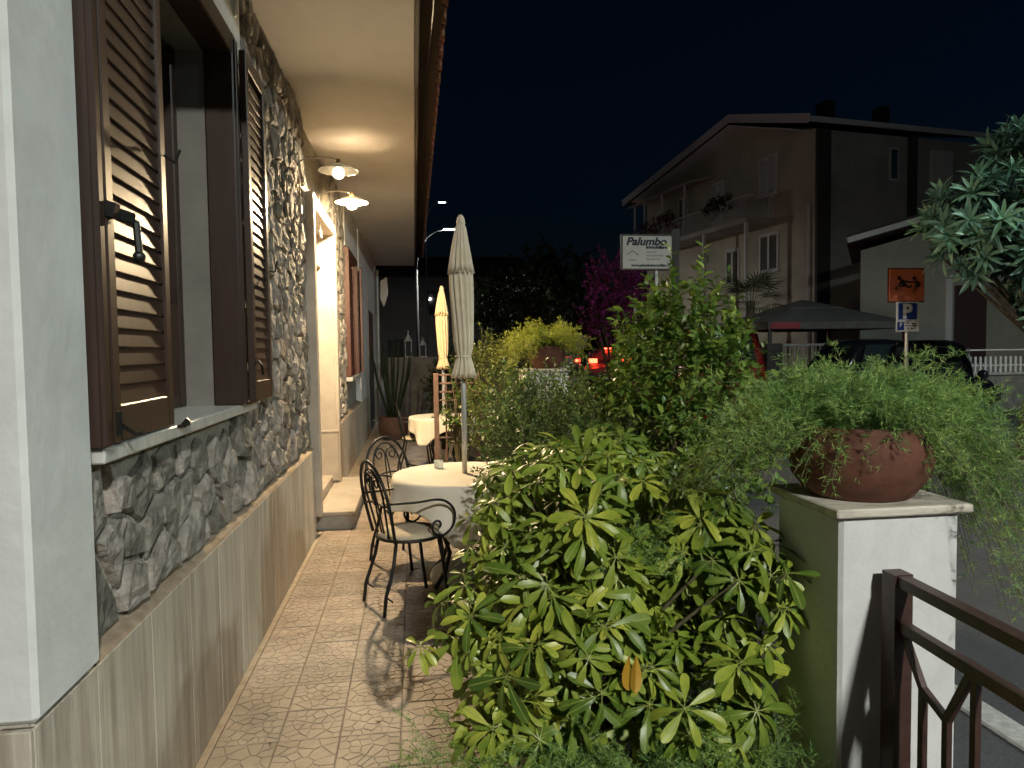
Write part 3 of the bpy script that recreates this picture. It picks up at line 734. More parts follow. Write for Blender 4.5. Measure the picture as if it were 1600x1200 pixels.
for k, (p, d) in enumerate(near+spec_):
    o = link('leaf', PAL[r.randrange(16)], sch, p)
    nrm = (d*.55+Vector((0,-.28,.62))+Vector((r.uniform(-.5,.5), r.uniform(-.45,.45), r.uniform(-.25,.2)))).normalized()
    q = nrm.to_track_quat('Z','Y'); o.rotation_mode = 'QUATERNION'; o.rotation_quaternion = q @ Matrix.Rotation(r.uniform(0,6.28),3,'Z').to_quaternion()
    s = r.uniform(.062,.118)*(1.28 if p.y < 2.62 else 1.0); o.scale = (s,s,s*r.uniform(.8,1.1))
tr = MB(); inner = []
for k, (p, d) in enumerate((near+spec_)[::3]):
    b0 = Vector((.70+r.uniform(-.16,.2), 2.85+r.uniform(-.12,.1), .0)); mid = (b0+p)/2+Vector((r.uniform(-.08,.08), r.uniform(-.05,.08), .10))
    pts = [b0*(1-t)**2+mid*2*t*(1-t)+p*t*t for t in (0,.25,.5,.75,1)]
    tr.tube(pts, [.013,.011,.009,.007,.004], 5, caps=False)
tr.build('trunk', M_stem, sch, smooth=True)
inn = blob_points(SB, 430, r, view=False, depth=(.45,.95), cut=.5)
PV = np.array([v.co[:] for v in PAL[0].vertices]); PF = np.array([list(p.vertices) for p in PAL[0].polygons])
Pn = np.array([tuple(p) for p,d in inn]); g = np.random.default_rng(3); X, Y, Z = frames(g.normal(size=Pn.shape)*[1,1,.5], np.array([tuple(d) for p,d in inn])*.6+[0,-.2,.6]+g.normal(size=Pn.shape)*.3); 
V, F = inst(PV, PF, Pn, X, Y, Z, g.uniform(.06,.11,len(Pn))); arr_mesh('inner_foliage', V, F, M_schef, sch, (.7,2.8,.015), 'stuff', smooth=True)
for dx, rz_, tl in ((0,.3,.1),(.022,-.5,-.15)):
    lv, lf, lm = leaflet(ROWS, .011, .5, .2)
    Mx = Matrix.Translation((.665+dx,2.16,.615)) @ Matrix.Rotation(rz_,4,'Z') @ Matrix.Rotation(rad(-82)+tl,4,'X') @ Matrix.Scale(.115,4)
    mb = MB().add([Mx @ Vector(p) for p in lv], lf); mb.build('withered_leaf', M_yel, sch)

# ---- fine feathery asparagus ferns
def fern_arrays(bases, az, el, L, droop, K, m, nl, seed, bl=.05, nw=.0011):
    g = np.random.default_rng(seed); n = len(L); bases = np.asarray(bases)
    d0 = np.stack([np.cos(az)*np.cos(el), np.sin(az)*np.cos(el), np.sin(el)], 1)
    def pos(t): return bases[:,None,:]+L[:,None,None]*(d0[:,None,:]*t[...,None]-np.array([0,0,1.])*(droop[:,None]*t**2)[...,None])
    t = np.linspace(.10,1,K)[None,:]+g.uniform(-.02,.02,(n,K)); p = pos(t)
    tang = unit(d0[:,None,:]-np.array([0,0,2.])*(droop[:,None]*t)[...,None])
    rnd = unit(g.normal(size=(n,K,3))); bd = unit(tang*.35+rnd*1.0); ln = bl*(1.1-.55*t)*g.uniform(.6,1.25,(n,K))
    u = g.uniform(.1,1,(n,K,m)); q = p[:,:,None,:]+bd[:,:,None,:]*(ln[:,:,None]*u)[...,None]
    nd = unit(bd[:,:,None,:]*.8+unit(g.normal(size=(n,K,m,3)))*.9); nlen = nl*g.uniform(.6,1.25,(n,K,m))
    q = q.reshape(-1,3); nd = nd.reshape(-1,3); nlen = nlen.reshape(-1,1)
    side = unit(np.cross(nd, unit(g.normal(size=nd.shape))))
    V = np.stack([q-side*nw, q+side*nw, q+nd*nlen], 1).reshape(-1,3); F = np.arange(len(V)).reshape(-1,3)
    # stems as three-cornered strips
    ts = np.tile(np.linspace(0,1,7)[None,:], (n,1)); P = pos(ts); w = np.array([.0010,0,0]); SV = []; SF = []
    A = P+w; Bq = P-w*.5+np.array([0,.0008,0])
    for k in range(6):
        quad = np.stack([A[:,k],Bq[:,k],Bq[:,k+1],A[:,k+1]],1).reshape(-1,3); SV.append(quad)
    SV = np.concatenate(SV); SF = np.arange(len(SV)).reshape(-1,4)
    # branchlet axes too
    bq = np.stack([p-.0005, p+.0005, p+bd*ln[...,None]], 2).reshape(-1,3)
    V = np.concatenate([V, bq]); F = np.arange(len(V)).reshape(-1,3)
    return V, F, SV, SF
def fern(label, base, n, az, el, L, droop, K, m, nl, seed, M, bl=.05, spread=.12, nw=.0011):
    g = np.random.default_rng(seed)
    a = g.uniform(az[0], az[1], n); e = g.uniform(el[0], el[1], n); l = g.uniform(L[0], L[1], n); dr = g.uniform(droop[0], droop[1], n)
    b = np.array(base)+np.stack([np.cos(a)*spread*g.uniform(0,1,n), np.sin(a)*spread*g.uniform(0,1,n), g.uniform(-.01,.02,n)],1)
    V, F, SV, SF = fern_arrays(b, a, e, l, dr, K, m, nl, seed+1, bl, nw)
    o = thing('asparagus_fern', label, 'fern', base)
    arr_mesh('fronds', V, F, M, o, base, 'stuff'); arr_mesh('stems', SV, SF, M_stem, o, base, 'stuff')
    return o, a
PI2 = 2*math.pi
def fern_multi(label, base, sets, seed, M, spread=.14, nl=.014, K=26, m=9, bl=.05, nw=.0011):
    Vs = []; SVs = []; g = np.random.default_rng(seed)
    for i, (n, az, el, L, droop) in enumerate(sets):
        a = g.uniform(az[0], az[1], n); e = g.uniform(el[0], el[1], n); l = g.uniform(L[0], L[1], n); dr = g.uniform(droop[0], droop[1], n)
        b = np.array(base)+np.stack([np.cos(a)*spread*g.uniform(0,1,n), np.sin(a)*spread*g.uniform(0,1,n), g.uniform(-.01,.02,n)],1)
        V, F, SV, SF = fern_arrays(b, a, e, l, dr, K, m, nl, seed+7*i+1, bl, nw); Vs.append(V); SVs.append(SV)
    V = np.concatenate(Vs); SV = np.concatenate(SVs)
    o = thing('asparagus_fern', label, 'fern', base)
    arr_mesh('fronds', V, np.arange(len(V)).reshape(-1,3), M, o, base, 'stuff'); arr_mesh('stems', SV, np.arange(len(SV)).reshape(-1,4), M_stem, o, base, 'stuff')
    return o
# azimuth 0 is towards +x (street), pi/2 away from the camera, -pi/2 towards the camera
fern_multi('spreading feathery fern trailing out of the bowl on the foreground pillar', (1.57,2.31,1.31), [
    (190, (rad(-20),rad(200)), (.45,1.3), (.26,.46), (.25,.60)),
    (110, (rad(150),rad(390)), (.6,1.3), (.20,.36), (.25,.5)),
    (150, (rad(115),rad(205)), (.15,.75), (.36,.62), (.30,.85)),
    (150, (rad(-40),rad(70)), (.15,.8), (.36,.66), (.4,1.1)),
    (125, (rad(-30),rad(20)), (.3,.7), (.46,.74), (.8,1.6)),
    (44, (rad(-150),rad(-30)), (.5,1.15), (.10,.20), (.3,.9)),
    (26, (rad(-75),rad(-40)), (.35,.9), (.18,.30), (.6,1.4)),
    (22, (rad(190),rad(235)), (.3,.9), (.16,.28), (.6,1.2)),
    (6, (rad(-62),rad(-45)), (.35,.6), (.42,.52), (1.35,1.75))], 21, M_fern, K=20, m=9, bl=.066, nl=.025, nw=.0013)
fern_multi('lamp tinted feathery fern in the bowl on the further pillar', (1.34,7.20,1.64), [
    (170, (0,PI2), (.35,1.25), (.28,.44), (.25,.6)), (110, (rad(130),rad(250)), (.2,.8), (.40,.62), (.5,.95)), (40, (rad(-60),rad(40)), (.2,.7), (.3,.45), (.5,.9))], 31, M_fern2, nl=.02, K=22, m=8, bl=.06, nw=.0022)
fern_multi('low feathery fern growing under the umbrella leaved bush', (.74,2.36,.12), [
    (120, (rad(150),rad(380)), (.35,1.3), (.26,.50), (.3,.7)), (60, (rad(180),rad(300)), (.2,.8), (.40,.60), (.4,.8))], 41, M_fern, spread=.26, nl=.022, nw=.0012)
fern_multi('feathery fern sprouting between the umbrella leaved bush and the pillar', (1.12,2.30,.10), [
    (55, (0,PI2), (.5,1.35), (.28,.45), (.2,.6))], 51, M_fern, spread=.12)
fern_multi('wispy fern at the tiled floor edge left of the big bush', (.22,2.42,.10), [
    (48, (rad(90),rad(390)), (.3,1.1), (.22,.40), (.3,.7))], 61, M_fern, spread=.2)
fern_multi('feathery fern standing high amid the umbrella leaved bush', (.80,2.75,.78), [
    (50, (rad(150),rad(390)), (.4,1.3), (.22,.36), (.2,.5))], 71, M_fern, spread=.25)

# ---- leafy shrubs
def leaf_quads(w=.30, fold=.25, droop=.25):
    rows = [(0,.02),(.25,w*.8),(.55,w),(.82,w*.62),(1.0,.015)]; V = []; Q = []
    for y, x in rows: V += [(-x,y,fold*x-droop*y*y),(0,y,-droop*y*y),(x,y,fold*x-droop*y*y)]
    for k in range(4):
        for c in range(2): Q.append((k*3+c,k*3+c+1,k*3+c+4,k*3+c+3))
    return np.array(V), np.array(Q)
def leaf_small(w=.34):
    return np.array([(0,0,0),(w,.5,.08),(0,1,-.1),(-w,.5,.08)]), np.array([(0,1,2,3)])
def twig_shrub(name, label, cat, base, blobs, n_tw, tw_len, per, size, tmpl, M, seed, up=.5, depth=(.35,1.05), trunk=True, extra=None, mstem=None, part='foliage'):
    r = random.Random(seed); g = np.random.default_rng(seed)
    pts = blob_points(blobs, n_tw, r, view=False, depth=depth, cut=.55)
    P = np.array([tuple(p) for p, d in pts]); D = np.array([tuple(d) for p, d in pts])
    if extra is not None: P = np.concatenate([P, extra[0]]); D = np.concatenate([D, extra[1]])
    n = len(P); td = unit(D*.8+np.array([0,0,up])+g.normal(size=(n,3))*.35); tl = tw_len*g.uniform(.5,1.2,n)
    t = np.tile(np.linspace(.05,1,per)[None], (n,1)); q = P[:,None,:]+td[:,None,:]*(tl[:,None]*t)[...,None]
    sd = unit(np.cross(np.repeat(td[:,None,:],per,1), g.normal(size=(n,per,3))))
    ld = unit(td[:,None,:]*.7+sd*.9); ld = ld.reshape(-1,3); q = q.reshape(-1,3)
    upv = unit(np.array([0,0,1.])+g.normal(size=ld.shape)*.45)
    X, Y, Z = frames(ld, upv); V, F = inst(tmpl[0], tmpl[1], q, X, Y, Z, size*g.uniform(.6,1.2,len(q)))
    o = thing(name, label, cat, base)
    arr_mesh(part, V, F, M, o, base, 'stuff', smooth=False)
    e = P+td*tl[:,None]; w = np.array([.0018,.0,.0]); TV = np.stack([P-w,P+w,e+w*.4,e-w*.4],1).reshape(-1,3)
    arr_mesh('twigs', TV, np.arange(len(TV)).reshape(-1,4), mstem or M_stem, o, base, 'stuff')
    if trunk:
        mb = MB(); b0 = Vector(base)
        for k in range(0, n, max(1, n//26)):
            p = Vector(P[k]); mid = (b0+p)/2+Vector((r.uniform(-.1,.1)*tw_len*4, r.uniform(-.1,.1)*tw_len*4, .15*(p.z-b0.z)))
            hh = max(.006, .012*(p.z-b0.z)); b1 = b0+Vector((r.uniform(-1,1)*hh*2, r.uniform(-1,1)*hh*2, 0))
            mb.tube([b1*(1-s)**2+mid*2*s*(1-s)+p*s*s for s in (0,.3,.6,1)], [hh,hh*.8,hh*.55,hh*.2], 5, caps=False)
        mb.build('trunk', mstem or M_stem, o, smooth=True)
    return o
# the tall glossy shrub: upright leaders that stick out at the top
r = random.Random(77); ex_p = []; ex_d = []
for (tx, ty, tz) in ((1.52,4.1,2.02),(1.74,4.2,2.04),(1.40,4.15,1.80),(1.60,4.3,1.88),(1.92,4.1,1.82),(1.66,4.0,1.90),(1.30,4.2,1.66),(2.00,4.2,1.68),(1.22,4.1,1.46),(1.84,4.15,1.92),(1.47,4.2,1.9)):
    for k in range(16):
        s = k/15; p = Vector((tx,ty,tz))*(s)+Vector((1.62+(tx-1.62)*.55,4.2,tz-.75))*(1-s); a = r.uniform(0,6.28)
        ex_p.append(tuple(p)); ex_d.append((math.cos(a)*(1-.5*s), math.sin(a)*(1-.5*s), .5+s*.9))
twig_shrub('glossy_shrub', 'tall pointed shrub of glossy oval leaves rising behind the fern', 'bush', (1.64,4.25,.015),
    [(1.62,4.25,1.05,.50,.45,.62),(1.62,4.25,1.45,.36,.35,.46),(1.55,4.2,.65,.52,.45,.5),(1.90,4.1,.95,.24,.3,.45),(1.65,4.2,1.55,.40,.3,.30)], 900, .16, 9, .060, leaf_quads(.24,.25,.25), M_privet, 5, up=.9, extra=(np.array(ex_p), np.array(ex_d)))
twig_shrub('hedge_bush', 'dark small leaved bush leaning over the nearer table', 'bush', (.72,4.15,.015),
    [(.70,4.15,.82,.30,.34,.50),(.58,4.1,1.02,.20,.25,.34),(.85,4.2,1.05,.26,.3,.40)], 620, .12, 12, .026, leaf_small(.32), M_hedge, 15, up=.6)
twig_shrub('hedge_bush', 'dense small leaved bush between the schefflera and the tall shrub', 'bush', (1.10,4.35,.015),
    [(1.10,4.35,.75,.34,.40,.60),(1.05,4.6,1.0,.30,.4,.42)], 620, .13, 12, .030, leaf_small(.32), M_hedge, 16, up=.6)
twig_shrub('hedge_bush', 'small leaved bush directly in front of the further pillar', 'bush', (1.10,6.1,.015),
    [(1.10,6.1,.80,.42,.50,.52),(.85,6.2,1.05,.30,.4,.36)], 560, .15, 12, .032, leaf_small(.32), M_hedge, 17, up=.7)
twig_shrub('hedge_bush', 'loose yellow green bush left of the further pillar', 'bush', (.80,7.2,.015),
    [(.80,7.2,.95,.26,.40,.60),(.72,7.3,1.35,.24,.3,.36)], 420, .18, 12, .034, leaf_small(.26), mat('loose_leaf', (.10,.13,.025), .4, island=.4, trans=.2), 18, up=.9)
# twigs climbing the trellis
twig_shrub('climbing_plant', 'thin leafy climber growing through the rust coloured trellis', 'plant', (.50,7.9,.0),
    [(.50,7.93,.85,.22,.05,.50)], 46, .10, 8, .055, leaf_quads(.30), M_hedge, 19, up=.4)

# ---- tree at the right edge: rosettes of long leaves
def rosette(seed):
    r = random.Random(seed); V = []; F = []; n = r.randint(13,18)
    rows = [(0,.02),(.3,.085),(.6,.10),(.85,.06),(1.0,.005)]
    for k in range(n):
        az = k*2.4+r.uniform(-.2,.2); el = 1.25-1.35*(k/n)+r.uniform(-.15,.15); s = r.uniform(.75,1.1); dr = r.uniform(.15,.45)
        Mx = Matrix.Rotation(az,4,'Z') @ Matrix.Rotation(el,4,'X') @ Matrix.Scale(s,4); b = len(V)
        for y, x in rows:
            for xx in (-x,0,x): V.append(tuple(Mx @ Vector((xx,y+.05,.35*abs(xx)-dr*y*y))))
        for q in range(4):
            for c in range(2): F.append((b+q*3+c,b+q*3+c+1,b+q*3+c+4,b+q*3+c+3))
    me = bpy.data.meshes.new('leaf_rosette'); me.from_pydata(V, [], F); me.materials.append(M_loquat); me.polygons.foreach_set('use_smooth',[True]*len(F)); me.update(); return me
ROS = [rosette(s) for s in range(5)]
tree = thing('broadleaf_tree', 'tree with rosettes of long grey green leaves at the right edge', 'tree', (8.4,8.8,-.03))
TB = [(7.55,8.2,3.15,.95,.9,.62),(8.5,8.3,3.95,.95,.9,.55),(8.35,8.4,2.9,1.05,1.0,.75),(8.7,8.4,2.2,.75,.8,.5),(7.35,8.2,2.75,.55,.6,.45)]
r = random.Random(90); tp = blob_points(TB, 270, r, view=True)
for p, d in tp:
    o = link('leaf_rosette', ROS[r.randrange(5)], tree, p); nrm = (d*.7+Vector((0,-.25,.5))+Vector((r.uniform(-.3,.3),r.uniform(-.3,.3),0))).normalized()
    o.rotation_mode = 'QUATERNION'; o.rotation_quaternion = nrm.to_track_quat('Z','Y') @ Matrix.Rotation(r.uniform(0,6.28),3,'Z').to_quaternion()
    s = r.uniform(.19,.31); o.scale = (s,s,s)
tr = MB(); b0 = Vector((8.4,8.8,-.03)); tr.tube([b0, b0+Vector((.03,-.1,.8)), b0+Vector((-.02,-.25,1.7))], [.13,.105,.09], 9)
for p, d in tp[::5]:
    s0 = b0+Vector((-.02,-.25,1.65)); mid = (s0+p)/2+Vector((0,.1,.05))
    tr.tube([s0*(1-t)**2+mid*2*t*(1-t)+p*t*t for t in (0,.3,.6,1)], [.05,.035,.02,.01], 5, caps=False)
tr.build('trunk', M_bark, tree, smooth=True)
inn = blob_points(TB, 420, r, view=False, depth=(.3,.8), cut=.2)
RV = np.array([v.co[:] for v in ROS[0].vertices]); RF = np.array([list(p.vertices) for p in ROS[0].polygons])
Pn = np.array([tuple(p) for p,d in inn]); g = np.random.default_rng(4); X, Y, Z = frames(g.normal(size=Pn.shape)+np.array([0,0,.6]))
V, F = inst(RV, RF, Pn, X, Y, Z, g.uniform(.2,.3,len(Pn))); arr_mesh('inner_foliage', V, F, M_loquat, tree, (8.4,8.8,-.03), 'stuff')

# ---- cactus at the terrace end
cac = thing('cactus', 'tall branching dark cactus in the pot at the terrace end', 'cactus', (-.40,13.0,.36))
r = random.Random(8)
for k in range(11):
    dx = (k-5)*.055+r.uniform(-.03,.03); h = r.uniform(1.2,1.75)-abs(k-5)*.08
    pts = [(-.40+dx*.25,13+r.uniform(-.08,.08),.36),(-.40+dx*.6,13,.36+h*.3),(-.40+dx*1.05,13+r.uniform(-.1,.1),.36+h*.65),(-.40+dx*1.25,13,.36+h)]
    MB().tube(pts, [.018,.022,.020,.010], 6).build('stem', mat('cactus_skin', (.012,.018,.009), .8, spec=.1), cac, smooth=True)
twig_shrub('potted_plant', 'low leafy plant in the pot by the far end wall', 'plant', (.55,12.6,.29), [(.55,12.6,.62,.30,.30,.32)], 90, .12, 9, .06, leaf_quads(.28), M_dark, 44)

# ---- dry leaves lying on the tiles
r = random.Random(33)
for k, (x, y) in enumerate(((-.62,2.95),(-.47,3.35),(-.20,3.05),(.02,3.75),(-.70,4.1),(-.36,2.72),(-.76,3.55),(-.12,4.3))):
    lv, lf, lm = leaflet(ROWS, .011, .9, .3); a = r.uniform(0,6.28)
    Mx = Matrix.Translation((x,y,.0045)) @ Matrix.Rotation(a,4,'Z') @ Matrix.Scale(r.uniform(.022,.04),4)
    o = MB().add([Mx @ Vector((p[0],p[1],abs(p[2])*.8)) for p in lv], lf).build('fallen_leaf', mat('dry_leaf', (.10,.055,.02), .8))
    tag(o, 'tiny dry leaf fallen on the terrace tiles', 'leaf', 'dry leaves on the terrace tiles')
# ================================================================ background
M_dkiron = mat('dark_grey_metal', (.05,.05,.052), .5)
M_cream = mat('house_render', (.52,.49,.38), .9, (.58,.55,.43), 1.2, stain=.22, sscale=.5)
M_grey = mat('house_render_grey', (.44,.43,.41), .9, (.49,.48,.46), 1.2, stain=.25, sscale=.5)
M_shut = mat('pale_shutter', (.68,.69,.67), .6)
M_dshut = mat('dark_louvre', (.06,.06,.055), .6)
M_led = mat('led_head', (.9,.95,1), .3, emit=(1.0,1.0,.92), estr=STREET)
M_ledB = mat('led_head_cool', (.9,.95,1), .3, emit=(.84,1.0,.98), estr=STREET_B)
M_led_far = mat('led_head_far', (.9,.95,1), .3, emit=(1.0,.97,.90), estr=1300)
M_dled = mat('led_head_farther', (.9,.95,1), .3, emit=(.9,.95,1), estr=14)

M_lpost = mat('lamp_post_paint', (.035,.036,.037), .6)
def street_lamp(label, x, y, h, arm, ml, headsize=(.60,.26), group='street lamps'):
    o = thing('street_lamp', label, 'street lamp', (x,y,-.03), 0, group)
    MB().tube([(x,y,-.03),(x,y,1.1),(x,y,h-2.2)], [.085,.075,.055], 12).build('post', M_lpost, o, smooth=True)
    dx, dy = arm; pts = []
    for i in range(11):
        t = i/10*math.pi/2; pts.append((x+dx*(1-math.cos(t)), y+dy*(1-math.cos(t)), h-2.2+2.0*math.sin(t)))
    pts.append((x+dx*1.12, y+dy*1.12, h-.12)); MB().tube(pts, .035, 8).build('arm', M_lpost, o, smooth=True)
    L = math.hypot(dx,dy); ux, uy = dx/L, dy/L; hx, hy = x+dx*1.12+ux*.25, y+dy*1.12+uy*.25
    Mx = Matrix.Translation((hx,hy,h-.10)) @ Matrix.Rotation(math.atan2(uy,ux),4,'Z')
    MB().bbox(-.32,.32,-.13,.13,-.03,.05,.03,M=Mx).build('lamp_head', M_lpost, o)
    a, b = headsize; MB().box(-a/2,a/2,-b/2,b/2,-.042,-.0305,M=Mx).build('led_panel', ml, o)
    return o
street_lamp('curved arm street lamp glowing white beyond the parasols', .22, 37, 7.95, (1.3,0), M_led_far, (.50,.22))
street_lamp('tall thin street lamp, a tiny distant light above the nearer one', 1.0, 52, 12.4, (.85,0), M_dled, (.5,.2))
street_lamp('street lamp standing on the kerb behind the viewpoint', 4.2, -7.3, 6.8, (-1.3,.3), M_led)
street_lamp('cool white street lamp across the road, beyond the right edge', 13.3, 2.6, 7.6, (-1.3,0), M_ledB)

# ---- three storey house across the street
C = Vector((16.196,27.0,-.03)); aH = rad(-9)
dA = Vector((math.sin(aH),math.cos(aH),0)); dB = Vector((math.cos(aH),-math.sin(aH),0))
H = thing('apartment_house', 'three storey cream house with gable, balcony and dark corner strips', 'building', C)
def hp(s, q, z): p = C+dA*s+dB*q; return (p.x, p.y, z)      # s along the street front, q along the right-hand side (negative: out towards the street)
def hbox(mb, s0, s1, q0, q1, z0, z1, mi=0):
    vs = [hp(s,q,z) for z in (z0,z1) for q in (q0,q1) for s in (s0,s1)]
    return mb.add(vs, [(0,2,3,1),(4,5,7,6),(0,1,5,4),(2,6,7,3),(0,4,6,2),(1,3,7,5)], mi)
LA, LB = 14.5, 8.6
wa = MB(); pr = [(0,-.03),(LA,-.03),(LA,10.2),(4.6,11.75),(0,10.3)]
vs = [hp(s,0,z) for s,z in pr]+[hp(s,.6,z) for s,z in pr]; n = 5
wa.add(vs, [tuple(range(n)), tuple(range(2*n-1,n-1,-1))]+[(i,(i+1)%n,n+(i+1)%n,n+i) for i in range(n)]); wa.build('street_wall', M_cream, H)
wb = MB(); hbox(wb, .02, .6, .6, LB, -.03, 10.3); wb.build('side_wall', M_grey, H)
rf = MB()
def slabq(pts, th):
    a = [Vector(p) for p in pts]; b = [p-Vector((0,0,th)) for p in a]; n = len(a)
    rf.add([tuple(p) for p in a+b], [tuple(range(n)), tuple(range(2*n-1,n-1,-1))]+[(i,(i+1)%n,n+(i+1)%n,n+i) for i in range(n)])
slabq([hp(4.6,-1.0,12.15),hp(4.6,LB,12.15),hp(-.75,LB,10.52),hp(-.75,-1.0,10.52)], .22)
slabq([hp(4.6,-1.0,12.151),hp(LA+1.2,-1.0,10.52),hp(LA+1.2,LB,10.52),hp(4.6,LB,12.151)], .22)
roof = rf.build('roof', mat('house_roof', (.07,.055,.05), .9), H)
ev = MB(); hbox(ev, -.78, -.70, -1.0, LB, 10.30, 10.50); ev.build('gutter', M_shut, roof)
bar_ = MB(); bar_.bar(hp(-.75,-1.02,10.40), hp(4.6,-1.02,12.03), .06, .36); bar_.bar(hp(4.6,-1.02,12.03), hp(LA+1.2,-1.02,10.40), .06, .36); bar_.build('barge_board', M_shut, roof)
eu = MB(); eu.bar(hp(.3,-.5,10.28), hp(4.6,-.5,11.72), 1.0, .05); eu.bar(hp(4.6,-.5,11.72), hp(LA,-.5,10.22), 1.0, .05); eu.build('eaves_board', M_shut, roof)
M_chim = mat('chimney_brick', (.05,.03,.025), .9)
ch = MB(); hbox(ch, 3.0, 3.7, 3.0, 3.5, 11.2, 12.7); ch.build('chimney', M_chim, roof)
ch = MB(); hbox(ch, 2.0, 2.6, 5.2, 5.6, 10.8, 12.3); ch.build('chimney', M_chim, roof)
st = MB(); hbox(st, -.10, .05, -.02, .62, -.03, 10.28); st.build('corner_strip', mat('dark_strip', (.07,.065,.06), .9), H)
st = MB(); hbox(st, -.10, .05, 4.60, 5.02, -.03, 10.28); st.build('wall_strip', MATS['dark_strip'], H)
def hwin(s0, s1, z0, z1, closed=True, dark=False):
    f = MB(); q = -.05
    hbox(f, s0, s0+.1, q, .02, z0, z1); hbox(f, s1-.1, s1, q, .02, z0, z1); hbox(f, s0+.1, s1-.1, q, .02, z1-.1, z1); hbox(f, s0+.1, s1-.1, q, .02, z0, z0+.1); hbox(f, (s0+s1)/2-.06, (s0+s1)/2+.06, q-.004, .02, z0+.1, z1-.1)
    o = f.build('window', M_shut, H); l = MB(); k = int((z1-z0-.2)/.085)
    for side in (0,1):
        a, b = (s0+.1, (s0+s1)/2-.06) if side == 0 else ((s0+s1)/2+.06, s1-.1)
        lv = MB()
        for i in range(k):
            z = z0+.11+i*.085; vs = [hp(a,-.03,z),hp(b,-.03,z),hp(b,.0,z+.07),hp(a,.0,z+.07),hp(a,.015,z),hp(b,.015,z),hp(b,.015,z+.07),hp(a,.015,z+.07)]
            lv.add(vs, [(0,1,2,3),(0,4,5,1),(3,2,6,7),(0,3,7,4),(1,5,6,2)])
        lv.build('shutter_leaf', M_dshut if dark else M_shut, o)
        bk = MB(); hbox(bk, a, b, .005, .03, z0+.1, z1-.1); bk.build('pane', M_glass, o)
    sl = MB(); hbox(sl, s0-.08, s1+.08, -.10, .02, z0-.07, z0); sl.build('sill', M_shut, o)
hwin(2.45, 3.72, 8.30, 10.0); hwin(2.32, 3.66, 4.92, 6.62, dark=True); hwin(5.2, 6.3, 4.6, 6.3, dark=True)
hwin(6.5, 7.5, 7.35, 9.75); hwin(9.8, 10.8, 7.35, 9.75, dark=True); hwin(12.6, 13.4, 7.6, 9.4, dark=True)
def bwin(q0, q1, z0, z1, m):
    f = MB(); hbox(f, -.03, .05, q0, q1, z0, z1); o = f.build('window', M_shut, H); p = MB(); hbox(p, -.05, .0, q0+.08, q1-.08, z0+.08, z1-.08); p.build('pane', m, o)
bwin(3.62, 4.10, 8.45, 9.8, mat('blue_glass', (.05,.11,.14), .3)); bwin(5.8, 7.0, 8.3, 9.85, M_shut)
# balcony
bs = MB(); hbox(bs, 2.6, 13.6, -1.45, -.001, 6.98, 7.20); bal = bs.build('balcony', M_grey, H)
rl = MB(); rl.bar(hp(2.6,-1.4,8.15), hp(13.6,-1.4,8.15), .05, .05); rl.bar(hp(2.62,-1.4,8.15), hp(2.62,0,8.15), .05, .05); rl.build('handrail', M_shut, bal)
bl = MB()
for i in range(92): s = 2.62+i*.12; bl.bar(hp(s,-1.4,7.2), hp(s,-1.4,8.13), .022, .022)
for i in range(1,12): bl.bar(hp(2.62,-1.4+i*.12,7.2), hp(2.62,-1.4+i*.12,8.13), .022, .022)
bl.build('balusters', M_shut, bal)
for s in (2.75, 6.1, 8.6, 13.4):
    p = MB(); p.bar(hp(s,-1.35,-.03), hp(s,-1.35,6.98), .14, .14); p.build('post', M_shut, bal)
for s in (7.9, 10.2, 12.2, 13.4): 
    p = MB(); p.bar(hp(s,-1.35,7.2), hp(s,-1.35,9.75), .08, .08); p.build('awning_post', M_shut, bal)
aw = MB(); vs = [hp(7.2,-1.6,9.75),hp(13.8,-1.6,9.75),hp(13.8,0,10.15),hp(7.2,0,10.15)]; aw.add(vs+[(x,y,z-.08) for x,y,z in vs], [(0,1,2,3),(7,6,5,4),(0,4,5,1),(1,5,6,2),(2,6,7,3),(3,7,4,0)]); aw.build('awning', M_grey, bal)
dp = MB(); dp.tube([hp(.35,-.08,.5),hp(.35,-.08,7.4)], .05, 8); dp.build('downpipe', M_shut, H)
# wall number
def text_mesh(s, size, M, name, parent, m, shear=0., off=0., align='LEFT', depth=.002):
    c = bpy.data.curves.new('t','FONT'); c.body = s; c.size = size; c.shear = shear; c.offset = off; c.align_x = align; c.extrude = depth
    o = bpy.data.objects.new('t', c); COL.objects.link(o); dg = bpy.context.evaluated_depsgraph_get(); me = bpy.data.meshes.new_from_object(o.evaluated_get(dg)); bpy.data.objects.remove(o)
    me.transform(M); me.materials.clear(); me.materials.append(m); me.name = name
    return link(name, me, parent, WL[parent.name]*0) if parent is None else link_at(name, me, parent)
def link_at(name, me, parent):
    o = link(name, me, parent, (0,0,0)); return o
M_ink = mat('sign_ink', (.012,.018,.045), .6)
Mn = Matrix((( -dA.x, 0, -dB.x, 0),(-dA.y, 0, -dB.y, 0),(0,1,0,0),(0,0,0,1)))
text_mesh('61', .55, Matrix.Translation(hp(8.35,-.02,5.9)) @ Mn, 'house_number', H, mat('dark_number', (.02,.02,.02), .6), off=.012)
twig_shrub('balcony_plant', 'dark reddish flowers spilling over the balcony rail of the house', 'plant', hp(9.5,-1.25,7.2), [(*hp(9.6,-1.45,8.0),.55,1.5,.55),(*hp(12,-1.45,7.8),.5,1.2,.6)], 260, .3, 9, .10, leaf_small(.4), mat('dark_red_flower', (.09,.03,.04), .7, island=.5), 70, trunk=False)
twig_shrub('balcony_plant', 'dark green potted plants along the near end of the balcony', 'plant', hp(5,-1.2,7.2), [(*hp(5,-1.25,8.0),.4,1.6,.4)], 160, .3, 9, .10, leaf_small(.4), M_dark, 71, trunk=False)

